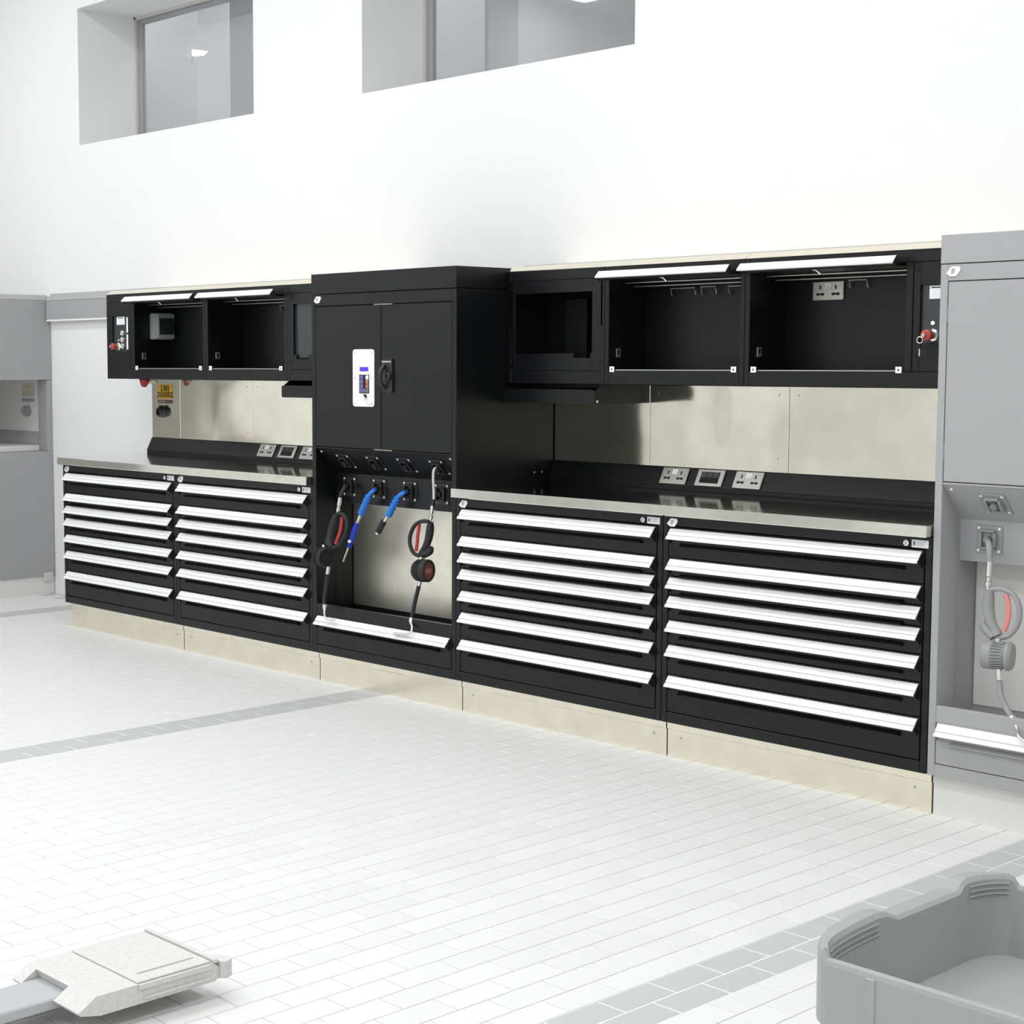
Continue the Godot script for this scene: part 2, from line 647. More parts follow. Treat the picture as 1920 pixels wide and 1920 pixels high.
func make_windows() -> void:
	for k in 2:
		var x0: float = WIN[k][0]
		var x1: float = WIN[k][1]
		var y0 := 3.066
		var y1 := 3.961
		var w := Node3D.new()
		w.name = "window_%d" % (k + 1)
		add_child(w)
		w.set_meta("kind", "structure")
		var st = S()
		var zf := -1.19
		for r in [[x0, y0, x0 + 0.02, y1], [x1 - 0.02, y0, x1, y1], [x0, y0, x1, y0 + 0.02], [x0, y1 - 0.02, x1, y1]]:
			box(st, Vector3(r[0], r[1], zf - 0.06), Vector3(r[2], r[3], zf))
		part("frame", st, M.frame, w)
		st = S()
		for r in [[x0 + 0.02, y0 + 0.02, x0 + 0.06, y1 - 0.02], [x1 - 0.06, y0 + 0.02, x1 - 0.02, y1 - 0.02], [x0 + 0.06, y0 + 0.02, x1 - 0.06, y0 + 0.05], [x0 + 0.06, y1 - 0.05, x1 - 0.06, y1 - 0.02]]:
			cbox(st, Vector3(r[0], r[1], zf - 0.055), Vector3(r[2], r[3], zf - 0.018), 0.004)
		part("sash", st, M.frame_dark, w)
		st = S()
		box(st, Vector3(x0 + 0.055, y0 + 0.045, zf - 0.042), Vector3(x1 - 0.055, y1 - 0.045, zf - 0.036))
		part("pane", st, M.glass, w)
	var t = thing("added_glint", "small glowing wedge added for the glint in the left high window glass", "glint", Vector3(-1.29, 3.872, -2.0))  # glowing wedge added for the light reflected in the glass
	var st2 = S()
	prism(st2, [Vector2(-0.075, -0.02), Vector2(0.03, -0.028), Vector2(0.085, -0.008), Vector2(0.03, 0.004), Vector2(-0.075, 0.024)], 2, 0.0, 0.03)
	part("glint_wedge", st2, M.led, t)
	st2 = S()
	cyl(st2, Vector3(-0.07, 0.0, 0.015), Vector3(-0.41, 0.0, -0.20), 0.004, 8)
	part("rod", st2, M.room, t)
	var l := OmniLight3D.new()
	l.name = "glint_light"
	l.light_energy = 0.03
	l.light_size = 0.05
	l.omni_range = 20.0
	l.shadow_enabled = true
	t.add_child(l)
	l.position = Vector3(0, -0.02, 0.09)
	var q := 0
	for at in [Vector3(-2.6, 5.0, -1.75), Vector3(0.9, 5.0, -1.75), Vector3(4.4, 5.0, -1.75), Vector3(-5.2, 5.0, -3.2), Vector3(-1.0, 5.0, -3.2)]:  # unseen LED panels added to brighten the room behind the panes
		var u = thing("ceiling_light", "slim LED panel added unseen to brighten the upper room, %s" % ["left of the left window", "between the two windows", "right of the right window", "far left by the back wall", "near the back wall's middle"][q], "ceiling light", at, "added LED panels beyond the windows")
		q += 1
		var s2 = S()
		cbox(s2, Vector3(-0.62, -0.03, -0.17), Vector3(0.62, 0.0, 0.17), 0.004)
		part("frame", s2, M.white_metal, u)
		s2 = S()
		box(s2, Vector3(-0.6, -0.034, -0.15), Vector3(0.6, -0.0305, 0.15))
		part("diffuser", s2, M.led, u)
		var al := AreaLight3D.new()
		al.name = "panel_light"
		al.area_size = Vector2(1.2, 0.3)
		al.light_energy = 0.5 if at.z > -2.0 else 0.95
		al.light_color = Color(0.985, 0.992, 1.0)
		if "area_range" in al:
			al.set("area_range", 30.0)
		al.shadow_enabled = true
		u.add_child(al)
		al.position = Vector3(0, -0.05, 0)
		al.rotation = Vector3(-PI / 2, 0, 0)

# ------------------------------------------------------------------ pale corner run
func make_left_run() -> void:
	var t = thing("corner_base_cabinet", "pale grey base cabinet along the left wall in the room corner", "cabinet", Vector3(-1.36, 0, -0.74))
	var st = S()
	cbox(st, Vector3(-0.76, 0.128, 0.0), Vector3(0.0, 1.0, 2.3), 0.002)
	part("carcass", st, M.grey, t)
	st = S()
	box(st, Vector3(-0.74, 0.0, 0.0), Vector3(-0.012, 0.128, 2.3))
	part("plinth", st, M.grey_steel, t)
	st = S()
	cbox(st, Vector3(-0.012, 0.09, 0.02), Vector3(0.006, 0.15, 0.09), 0.002)
	part("corner_bracket", st, M.frame, t)
	t = thing("corner_worktop", "pale steel worktop with a light front edge on the corner cabinet", "worktop", Vector3(-1.47, 1.0, -0.70))
	st = S()
	cbox(st, Vector3(-0.65, 0.0005, 0.0), Vector3(0.0, 0.04, 2.26), 0.003)
	part("top", st, M.grey_steel, t)
	t = thing("corner_post", "tall pale grey filler post between the corner cabinet and the white wall", "panel", Vector3(-1.425, 1.0, -0.742))
	st = S()
	cbox(st, Vector3(-0.062, 0.0005, 0.0), Vector3(0.064, 0.495, 0.04), 0.002)
	part("post", st, M.grey, t)
	t = thing("corner_backsplash", "pale steel splash panel with a faded sticker in the room corner", "backsplash", Vector3(-1.79, 1.04, -0.742))
	st = S()
	box(st, Vector3(-0.33, 0.09, 0.0), Vector3(0.30, 0.455, 0.012))
	part("steel_sheet", st, M.grey_steel, t)
	st = S()
	prism(st, [Vector2(0.0, 0.0005), Vector2(0.055, 0.0005), Vector2(0.055, 0.02), Vector2(0.014, 0.093), Vector2(0.0, 0.093)], 0, -0.33, 0.30)
	part("upstand", st, M.grey, t)
	st = S()
	prism(st, rrect(0.042, 0.33, 0.21, 0.432, 0.008, 3), 2, 0.0125, 0.0145)
	var sk = part("sticker", st, mat(Color8(214, 206, 188), 0.6), t)
	lettering(sk, "lettering", "LMJ", 0.036, mat(Color8(186, 180, 164), 0.6), Vector3(0.126, 0.404, 0.0152))
	lettering(sk, "lettering", "3500KG", 0.036, mat(Color8(186, 180, 164), 0.6), Vector3(0.126, 0.358, 0.0152))
	st = S()
	box(st, Vector3(0.042, 0.30, 0.0125), Vector3(0.21, 0.322, 0.0145))
	part("name_plate", st, M.frame_dark, t)
	st = S()
	cyl(st, Vector3(0.13, 0.235, 0.012), Vector3(0.13, 0.235, 0.05), 0.036, 18, 0.004)
	cyl(st, Vector3(0.13, 0.235, 0.05), Vector3(0.13, 0.235, 0.062), 0.026, 18, 0.003)
	part("connector", st, M.grey_plastic, t)
	t = thing("corner_wall_cabinet", "pale grey wall cabinet hung along the left wall in the corner", "cabinet", Vector3(-1.36, 1.497, -0.742))
	st = S()
	cbox(st, Vector3(-0.77, 0.0, 0.0), Vector3(0.0, 0.548, 2.3), 0.002)
	part("carcass", st, M.grey, t)
	st = S()
	prism(st, [Vector2(-0.06, 0.549), Vector2(0.0, 0.549), Vector2(-0.05, 0.585), Vector2(-0.06, 0.585)], 2, 0.0, 2.3)
	part("capping", st, M.grey, t)
	t = thing("bulkhead_panel", "pale grey bulkhead strip bridging the corner above the white wall", "panel", Vector3(-1.35, 1.9, -0.742))
	st = S()
	cbox(st, Vector3(0.0, 0.012, 0.0), Vector3(1.34, 0.14, 0.04), 0.002)
	part("fascia", st, M.grey, t)
	st = S()
	prism(st, [Vector2(0.0, 0.1405), Vector2(0.042, 0.1405), Vector2(0.0, 0.19)], 0, 0.0, 1.34)
	part("sloped_top", st, M.grey, t)
	st = S()
	box(st, Vector3(0.0, 0.0, 0.0), Vector3(1.34, 0.0115, 0.041))
	part("trim", st, M.white_metal, t)

# ------------------------------------------------------------------ drawer cabinets
const DRAWERS := [0.947, 0.8235, 0.748, 0.672, 0.572, 0.472, 0.346]
const BASEX := [0.0, 1.2, 3.436, 4.636]

func lip_profile(yt: float) -> Array:
	return [Vector2(0.0, yt), Vector2(0.004, yt), Vector2(0.0225, yt - 0.0225), Vector2(0.0190, yt - 0.0235), Vector2(0.0205, yt - 0.0262), Vector2(0.0265, yt - 0.0275), Vector2(0.0320, yt - 0.0330), Vector2(0.0350, yt - 0.0385), Vector2(0.0340, yt - 0.0415), Vector2(0.0290, yt - 0.0415), Vector2(0.0, yt - 0.014)]

func make_drawer(t: Node3D, x0: float, x1: float, yt: float, yb: float, pal: Dictionary) -> void:
	var st = S()
	# front panel with a pressed finger recess below the handle
	cbox(st, Vector3(x0, yb + 0.002, -0.03), Vector3(x1, yt + 0.006, 0.0), 0.0015)
	var d = part("drawer", st, pal.body, t)
	st = S()
	prism(st, lip_profile(yt), 0, x0 + 0.008, x1 - 0.008)
	part("handle", st, M.lip, d)
	for e in [[x0 + 0.0055, x0 + 0.008], [x1 - 0.008, x1 - 0.0055]]:
		st = S()
		prism(st, [Vector2(0.0, yt - 0.001), Vector2(0.0330, yt - 0.0385), Vector2(0.0, yt - 0.062)], 0, e[0], e[1])
		part("end_cap", st, pal.plastic, d)
	st = S()
	prism(st, [Vector2(0.0, yt - 0.0560), Vector2(0.0150, yt - 0.0690), Vector2(0.0155, yt - 0.0710), Vector2(0.0, yt - 0.0725)], 0, x0 + 0.06, x1 - 0.075)
	part("finger_ledge", st, pal.body, d)

func badge(parent: Node, at: Vector3, m: Material) -> void:
	var st = S()
	prism(st, [Vector2(at.x - 0.027, at.y - 0.006), Vector2(at.x - 0.012, at.y - 0.017), Vector2(at.x + 0.010, at.y - 0.017), Vector2(at.x + 0.026, at.y + 0.004), Vector2(at.x + 0.022, at.y + 0.015), Vector2(at.x - 0.008, at.y + 0.016)], 2, at.z, at.z + 0.004)
	var b = part("badge", st, m, parent, "small white badge")
	st = S()
	prism(st, [Vector2(at.x - 0.008, at.y - 0.011), Vector2(at.x + 0.004, at.y - 0.006), Vector2(at.x + 0.008, at.y + 0.010), Vector2(at.x - 0.008, at.y + 0.010)], 2, at.z + 0.004, at.z + 0.0048)
	part("emblem", st, M.satin, b)

func make_base_run() -> void:
	var pal := palette(false)
	var w := 1.2
	var t = thing("drawer_cabinet", "", "cabinet", Vector3.ZERO, "black seven-drawer cabinets")
	var st = S()
	cbox(st, Vector3(0.0015, 0.1516, -0.70), Vector3(0.028, 0.9985, 0.0), 0.0022)
	cbox(st, Vector3(w - 0.028, 0.1516, -0.70), Vector3(w - 0.0015, 0.9985, 0.0), 0.0022)
	box(st, Vector3(0.028, 0.1516, -0.70), Vector3(w - 0.028, 0.9985, -0.67))
	cbox(st, Vector3(0.028, 0.957, -0.67), Vector3(w - 0.028, 0.9985, 0.0), 0.0022)
	cbox(st, Vector3(0.028, 0.1516, -0.67), Vector3(w - 0.028, 0.1945, 0.0), 0.0022)
	part("carcass", st, pal.body, t)
	st = S()
	box(st, Vector3(0.029, 0.195, -0.12), Vector3(w - 0.029, 0.9565, -0.034))
	part("drawer_bay", st, pal.inside, t)
	for i in 7:
		var yb: float = (DRAWERS[i + 1] + 0.006) if i < 6 else 0.196
		make_drawer(t, 0.032, w - 0.032, DRAWERS[i], yb, pal)
	badge(t, Vector3(0.05, 0.9725, 0.0), M.white)
	st = S()
	cyl(st, Vector3(1.0985, 0.9725, 0.0), Vector3(1.0985, 0.9725, 0.008), 0.0115, 18, 0.002)
	var lk = part("lock", st, M.chrome, t)
	st = S()
	box(st, Vector3(1.0973, 0.966, 0.008), Vector3(1.0997, 0.979, 0.0086))
	part("keyhole", st, M.gap, lk)
	st = S()
	cbox(st, Vector3(1.119, 0.9585, 0.0), Vector3(1.185, 0.9865, 0.002), 0.0006)
	var lb = part("label_plate", st, M.label, t)
	print_quad(lb, "print", small_label(), 0.062, 0.025, Vector3(1.152, 0.9725, 0.0024))
	st = S()
	box(st, Vector3(0.003, 0.0, -0.68), Vector3(w - 0.003, 0.15, -0.0455))
	prism(st, [Vector2(-0.0455, 0.112), Vector2(-0.0405, 0.117), Vector2(-0.0405, 0.15), Vector2(-0.0455, 0.15)], 0, 0.003, w - 0.003)
	var pl = part("plinth", st, pal.plinth, t)
	for x in [0.07, w - 0.07]:
		st = S()
		cyl(st, Vector3(x, 0.085, -0.0455), Vector3(x, 0.085, -0.0435), 0.006, 12, 0.001)
		part("screw", st, M.satin, pl)
	var L := ["black seven-drawer cabinet at the far left end of the run", "black seven-drawer cabinet just left of the hose tower", "black seven-drawer cabinet just right of the hose tower", "black seven-drawer cabinet beside the pale grey tower"]
	t.position = Vector3(BASEX[0], 0, 0)
	t.set_meta("label", L[0])
	for i in range(1, 4):
		var c = t.duplicate()
		c.name = numbered("drawer_cabinet")
		add_child(c)
		c.position = Vector3(BASEX[i], 0, 0)
		c.set_meta("label", L[i])
	# worktops
	var spans := [[0.0, 2.397, "left"], [3.439, 5.833, "right"]]
	for s in spans:
		var far: bool = s[2] == "left"
		var wt = thing("worktop", "stainless steel worktop on the two drawer cabinets %s of the tower" % s[2], "worktop", Vector3(s[0], 1.0, 0.0), "stainless worktops")
		st = S()
		cbox(st, Vector3(0.0, 0.0, -0.60), Vector3(s[1] - s[0], 0.0424, 0.0392), 0.0025)
		part("top", st, M.steel_top, wt)
		# sloped socket upstand behind the worktop
		var us = thing("socket_upstand", "black sloped socket strip behind the worktop %s of the tower" % s[2], "socket strip", Vector3(s[0], 1.0, -0.742), "socket strips")
		var len: float = s[1] - s[0]
		st = S()
		prism(st, [Vector2(0.0, 0.0), Vector2(0.126, 0.0), Vector2(0.126, 0.062), Vector2(0.1285, 0.064), Vector2(0.0875, 0.1425), Vector2(0.0, 0.1425)], 0, 0.0, len)
		part("strip", st, M.black, us)
		var xs := [1.214, 1.4075, 1.606] if far else [0.7515, 0.9485, 1.1515]
		for k in 3:
			socket(us, Vector3(xs[k], 0.1045, 0.1085), Vector3(-0.4805, 0, 0), k == 1)
		# stainless backsplash
		var bs = thing("backsplash", "brushed steel backsplash above the worktop %s of the tower" % s[2], "backsplash", Vector3(s[0], 1.143, -0.742), "brushed steel backsplashes")
		var cuts := [0.0, 0.3105, 1.049, 2.397] if far else [0.0, 0.585, 1.333, 2.394]
		for k in 3:
			st = S()
			cbox(st, Vector3(cuts[k] + 0.001, 0.0, 0.0), Vector3(cuts[k + 1] - 0.001, 0.368, 0.0845), 0.002)
			var pn = part("steel_panel", st, M.steel, bs)
			var pts := [[cuts[k] + 0.05, 0.33], [cuts[k + 1] - 0.05, 0.33], [cuts[k + 1] - 0.05, 0.06]]
			if k > 0 or not far:
				for q in pts:
					st = S()
					cyl(st, Vector3(q[0], q[1], 0.0845), Vector3(q[0], q[1], 0.0858), 0.004, 10, 0.0006)
					part("rivet", st, M.satin, pn)
		if far:
			st = S()
			prism(st, rrect(0.066, 0.247, 0.231, 0.335, 0.006, 3), 2, 0.0845, 0.0858)
			var sk = part("sticker", st, M.yellow, bs, "yellow sticker with black lettering")
			lettering(sk, "lettering", "LMJ", 0.038, M.gap, Vector3(0.148, 0.3115, 0.0862))
			lettering(sk, "lettering", "3500KG", 0.035, M.gap, Vector3(0.148, 0.270, 0.0862))
			st = S()
			box(st, Vector3(0.070, 0.218, 0.0845), Vector3(0.228, 0.239, 0.0858))
			var np = part("name_plate", st, M.brown, bs)
			print_quad(np, "print", plate_image(), 0.15, 0.017, Vector3(0.149, 0.2285, 0.0861))
			st = S()
			lathe(st, [Vector2(0, 0), Vector2(0.038, 0), Vector2(0.038, 0.014), Vector2(0.033, 0.02), Vector2(0.033, 0.034), Vector2(0.029, 0.039), Vector2(0.021, 0.039), Vector2(0.020, 0.03), Vector2(0, 0.03)], along(Vector3(0.128, 0.165, 0.0845), Vector3(0, 0, 1)), 8)
			var cn = part("connector", st, M.black_plastic, bs, "round black supply connector")
			st = S()
			cbox(st, Vector3(0.123, 0.198, 0.09), Vector3(0.133, 0.205, 0.118), 0.001)
			part("latch", st, M.black_plastic, cn)

func small_label() -> Image:
	var im := Image.create(64, 26, false, Image.FORMAT_RGB8)
	im.fill(Color8(226, 229, 233))
	im.fill_rect(Rect2i(4, 5, 10, 15), Color8(120, 126, 136))
	im.fill_rect(Rect2i(7, 8, 4, 6), Color8(70, 74, 84))
	for i in 4:
		im.fill_rect(Rect2i(20, 5 + i * 5, 34 - i * 3, 2), Color8(170, 172, 180))
	return im

func plate_image() -> Image:
	var im := Image.create(96, 12, false, Image.FORMAT_RGB8)
	im.fill(Color8(96, 56, 52))
	im.fill_rect(Rect2i(5, 3, 44, 6), Color8(168, 150, 146))
	for i in 9:
		im.fill_rect(Rect2i(54 + i * 4, 4, 2, 5), Color8(140, 116, 112))
	return im

func socket(parent: Node, at: Vector3, rot: Vector3, switches_only: bool, w := 0.1455) -> void:
	# brushed steel double socket, or a plate of three grid switches
	var n := Node3D.new()
	n.name = "switch_plate" if switches_only else "socket"
	parent.add_child(n, true)
	n.position = at
	n.rotation = rot
	var h := 0.078
	var st = S()
	cbox(st, Vector3(-w / 2, -h / 2, 0.0), Vector3(w / 2, h / 2, 0.007), 0.0025)
	part("plate", st, M.satin, n)
	st = S()
	for sx in [-1, 1]:
		cyl(st, Vector3(sx * 0.060, 0.0, 0.007), Vector3(sx * 0.060, 0.0, 0.0078), 0.0035, 10, 0.0006)
	part("screws", st, M.chrome, n)
	if switches_only:
		st = S()
		cbox(st, Vector3(-0.050, -0.027, 0.007), Vector3(0.050, 0.027, 0.0085), 0.001)
		part("bezel", st, M.black_plastic, n)
		for k in 3:
			st = S()
			prism(st, [Vector2(0.0085, -0.022), Vector2(0.0125, -0.022), Vector2(0.0095, 0.0), Vector2(0.0115, 0.022), Vector2(0.0085, 0.022)], 0, -0.046 + k * 0.032, -0.018 + k * 0.032)
			part("rocker", st, M.black_plastic, n)
	else:
		st = S()
		for sx in [-1, 1]:
			var c: float = sx * 0.036
			box(st, Vector3(c - 0.0035, 0.006, 0.007), Vector3(c + 0.0035, 0.023, 0.0073))
			prism(st, [Vector2(c - 0.018, -0.0185), Vector2(c - 0.006, -0.0185), Vector2(c, -0.0145), Vector2(c + 0.006, -0.0185), Vector2(c + 0.018, -0.0185), Vector2(c + 0.018, -0.008), Vector2(c + 0.006, -0.008), Vector2(c, -0.0105), Vector2(c - 0.006, -0.008), Vector2(c - 0.018, -0.008)], 2, 0.007, 0.0073)
		part("slots", st, M.gap, n)
		for sx in [-1, 1]:
			st = S()
			prism(st, [Vector2(0.007, 0.006), Vector2(0.0105, 0.006), Vector2(0.008, 0.018), Vector2(0.0095, 0.03), Vector2(0.007, 0.03)], 0, sx * 0.0075 - 0.006, sx * 0.0075 + 0.006)
			part("rocker", st, M.white, n)

# ------------------------------------------------------------------ hose towers
func make_towers() -> void:
	tower(false, Vector3(2.4, 0, 0), "tall black tower cabinet with air hose outlets in the middle", "black")
	tower(true, Vector3(5.838, 0, 0), "tall pale grey tower cabinet with air hose outlets at right", "grey")

func tower(pale: bool, at: Vector3, label: String, tone: String) -> void:
	var pal := palette(pale)
	var w := 1.036
	var t = thing("tower_cabinet", label, "cabinet", at, "hose towers")
	var st = S()
	for x in [[0.0, 0.028], [w - 0.028, w]]:
		cbox(st, Vector3(x[0], 0.1516, -0.742), Vector3(x[1], 1.9495, 0.0), 0.0015)
	box(st, Vector3(0.028, 0.1516, -0.742), Vector3(w - 0.028, 1.9495, -0.70))
	box(st, Vector3(0.028, 1.1955, -0.70), Vector3(w - 0.028, 1.893, -0.05))
	cbox(st, Vector3(0.028, 1.893, -0.70), Vector3(w - 0.028, 1.9495, 0.0), 0.0015)
	cbox(st, Vector3(0.028, 1.188, -0.05), Vector3(w - 0.028, 1.1955, -0.002), 0.001)
	cbox(st, Vector3(0.028, 0.347, -0.022), Vector3(w - 0.028, 0.4045, 0.0), 0.002)
	box(st, Vector3(0.028, 0.325, -0.30), Vector3(w - 0.028, 0.3465, -0.03))
	cbox(st, Vector3(0.028, 0.1516, -0.70), Vector3(w - 0.028, 0.1945, 0.0), 0.0015)
	part("carcass", st, pal.body, t)
	st = S()
	cbox(st, Vector3(0.0, 1.9525, -0.742), Vector3(w, 2.0509, 0.002), 0.0015)
	part("top_fascia", st, pal.body, t)
	# recess for the hoses
	st = S()
	box(st, Vector3(0.028, 0.347, -0.26), Vector3(w - 0.028, 0.91, -0.2465))
	part("recess_back", st, pal.inside, t)
	st = S()
	cbox(st, Vector3(0.034, 0.378, -0.2465), Vector3(w - 0.034, 0.905, -0.243), 0.001)
	part("recess_sheet", st, pal.sheet, t)
	st = S()
	box(st, Vector3(0.0285, 0.35, -0.24), Vector3(0.030, 1.05, -0.126))
	part("side_liner", st, pal.body, t)
	# valve panel: a sloped upper leaf and an upright lower leaf
	st = S()
	prism(st, [Vector2(-0.002, 1.1875), Vector2(-0.13, 1.0595), Vector2(-0.13, 0.912), Vector2(-0.136, 0.912), Vector2(-0.136, 1.062), Vector2(-0.0105, 1.1875)], 0, 0.0285, w - 0.0285)
	var vp = part("valve_panel", st, pal.body, t)
	for q in [Vector3(0.055, 1.172, -0.0165), Vector3(w - 0.055, 1.172, -0.0165)]:
		st = S()
		cyl(st, q, q + Vector3(0, -0.002, 0.002), 0.006, 10, 0.0008)
		part("screw", st, M.white, vp)
	for k in 4:
		valve(t, Vector3(0.196 + k * 0.2235, 1.1285, -0.061), Vector3(PI / 4, 0, 0), pal)
		valve(t, Vector3(0.1405 + k * 0.2225, 0.994, -0.130), Vector3.ZERO, pal)
	# doors
	for k in 2:
		var x0 := 0.031 if k == 0 else 0.5225
		var x1 := 0.5185 if k == 0 else 1.006
		st = S()
		cbox(st, Vector3(x0, 1.1985, -0.028), Vector3(x1, 1.8895, 0.0), 0.002)
		var d = part("door", st, pal.body, t)
		if not pale and k == 0:
			keypad(d)
		if not pale and k == 1:
			swing_handle(d)
		if k == 0:
			for y in [1.30, 1.78]:
				st = S()
				cyl(st, Vector3(0.029, y - 0.03, -0.002), Vector3(0.029, y + 0.03, -0.002), 0.004, 8)
				part("hinge", st, pal.gap, d)
	for y in [1.1965, 1.891]:
		st = S()
		box(st, Vector3(0.47, y - 0.002, -0.004), Vector3(0.60, y + 0.0015, 0.001))
		part("door_stop", st, pal.satin, t)
	make_drawer(t, 0.031, w - 0.031, 0.342, 0.1955, pal)
	badge(t, Vector3(0.05, 1.925, 0.0), M.white)
	st = S()
	box(st, Vector3(0.002, 0.0, -0.70), Vector3(w - 0.002, 0.15, -0.0455))
	prism(st, [Vector2(-0.0455, 0.112), Vector2(-0.0405, 0.117), Vector2(-0.0405, 0.15), Vector2(-0.0455, 0.15)], 0, 0.002, w - 0.002)
	part("plinth", st, pal.plinth, t)
	if not pale:
		for z in [-0.52, -0.573]:
			st = S()
			cyl(st, Vector3(w, 1.091, z), Vector3(w + 0.004, 1.091, z), 0.006, 10, 0.001)
			part("bolt", st, M.satin, t)

func valve(t: Node, at: Vector3, rot: Vector3, pal: Dictionary) -> void:
	var n := Node3D.new()
	n.name = "valve"
	t.add_child(n, true)
	n.position = at
	n.rotation = rot
	var st = S()
	cbox(st, Vector3(-0.05, -0.05, 0.0), Vector3(0.05, 0.05, 0.004), 0.0015)
	part("plate", st, pal.plastic, n)
	st = S()
	for sx in [-1, 1]:
		for sy in [-1, 1]:
			cyl(st, Vector3(sx * 0.0385, sy * 0.0395, 0.004), Vector3(sx * 0.0385, sy * 0.0395, 0.0065), 0.0052, 10, 0.001)
	part("screws", st, M.white, n)
	st = S()
	for sy in [-1, 1]:
		cbox(st, Vector3(-0.024, sy * 0.030 - 0.004, 0.004), Vector3(0.024, sy * 0.030 + 0.004, 0.016), 0.0015)
	for sx in [-1, 1]:
		cbox(st, Vector3(sx * 0.026 - 0.005, -0.026, 0.004), Vector3(sx * 0.026 + 0.005, 0.026, 0.020), 0.0015)
	part("guard", st, pal.plastic, n)
	st = S()
	cyl(st, Vector3(0, 0, 0.004), Vector3(0, 0, 0.026), 0.013, 14, 0.002)
	part("port", st, pal.gap, n)

func keypad(d: Node) -> void:
	# white control plate with a lit display, a key block and a key
	var st = S()
	prism(st, rrect(0.319, 1.402, 0.474, 1.678, 0.014, 5), 2, 0.0, 0.004)
	var p = part("keypad_plate", st, M.white, d, "white control plate")
	st = S()
	box(st, Vector3(0.372, 1.572, 0.004), Vector3(0.433, 1.593, 0.0052))
	part("display", st, M.lcd, p, "blue lit display")
	st = S()
	cbox(st, Vector3(0.366, 1.466, 0.004), Vector3(0.440, 1.556, 0.0062), 0.001)
	part("key_block", st, M.gap, p)
	st = S()
	for r in 4:
		for c in 3:
			if c == 2 and r < 3:
				continue
			cbox(st, Vector3(0.369 + c * 0.0155, 1.470 + (3 - r) * 0.0212, 0.0062), Vector3(0.3825 + c * 0.0155, 1.489 + (3 - r) * 0.0212, 0.0085), 0.001)
	part("keys", st, M.key_blue, p)
	var cols := [M.white, M.key_red, M.key_red, M.key_green]
	for r in 4:
		st = S()
		cbox(st, Vector3(0.417, 1.470 + (3 - r) * 0.0212, 0.0062), Vector3(0.4375, 1.489 + (3 - r) * 0.0212, 0.0085), 0.001)
		part("key_button", st, cols[r], p)
	st = S()
	for q in [[0.335, 1.662], [0.459, 1.662], [0.335, 1.540], [0.459, 1.540], [0.335, 1.418], [0.459, 1.418]]:
		cyl(st, Vector3(q[0], q[1], 0.004), Vector3(q[0], q[1], 0.0058), 0.0042, 10, 0.0008)
	part("screws", st, M.satin, p)
	st = S()
	cyl(st, Vector3(0.413, 1.452, 0.004), Vector3(0.413, 1.452, 0.016), 0.010, 14, 0.002)
	part("key_switch", st, M.gap, p)
	st = S()
	tube(st, [Vector3(0.413, 1.452, 0.017), Vector3(0.424, 1.443, 0.020), Vector3(0.432, 1.436, 0.020)], 0.006, 8)
	tube(st, [Vector3(0.432, 1.436, 0.020), Vector3(0.448, 1.420, 0.019), Vector3(0.456, 1.412, 0.018)], 0.0035, 8)
	part("key", st, M.chrome, p)

func swing_handle(d: Node) -> void:
	var st = S()
	prism(st, rrect(0.535, 1.472, 0.610, 1.634, 0.012, 5), 2, 0.0, 0.010)
	var h = part("handle_dish", st, M.black_plastic, d)
	st = S()
	var pts := spline([Vector3(0.556, 1.600, 0.010), Vector3(0.554, 1.578, 0.030), Vector3(0.554, 1.545, 0.036), Vector3(0.556, 1.512, 0.030), Vector3(0.560, 1.492, 0.010)], 6)
	tube(st, pts, 0.0095, 10)
	part("lever", st, M.black_plastic, h)
	st = S()
	cbox(st, Vector3(0.539, 1.614, 0.010), Vector3(0.604, 1.622, 0.0125), 0.001)  # satin bar across the top of the dish
	part("satin_trim", st, M.satin, h)
	st = S()
	lathe(st, [Vector2(0, 0), Vector2(0.02, 0), Vector2(0.02, 0.010), Vector2(0.015, 0.013), Vector2(0.012, 0.008), Vector2(0, 0.008)], along(Vector3(0.586, 1.547, 0.010), Vector3(0, 0, 1)), 18)
	part("lock_boss", st, M.black_plastic, h)

# ------------------------------------------------------------------ wall cabinets
const ZO := -0.33
const YB := 1.5165
const YT := 2.031

func wc(called: String, label: String, x0: float, x1: float) -> Node3D:
	# hollow body of a wall cabinet: sides, top, bottom, back
	var t = thing(called, label, "cabinet", Vector3(x0, YB, -0.742))
	var w := x1 - x0
	var zf := ZO + 0.742
	var h := YT - YB
	var st = S()
	cbox(st, Vector3(0.001, 0.0, 0.0), Vector3(0.024, h, zf), 0.0022)
	cbox(st, Vector3(w - 0.024, 0.0, 0.0), Vector3(w - 0.001, h, zf), 0.0022)
	cbox(st, Vector3(0.024, 0.0, 0.0), Vector3(w - 0.024, 0.0605, zf), 0.0022)
	cbox(st, Vector3(0.024, h - 0.046, 0.0), Vector3(w - 0.024, h, zf), 0.0022)
	part("carcass", st, M.black, t)
	st = S()
	box(st, Vector3(0.024, 0.0605, 0.0), Vector3(w - 0.024, h - 0.046, 0.16))
	part("back_panel", st, M.black, t)
	return t

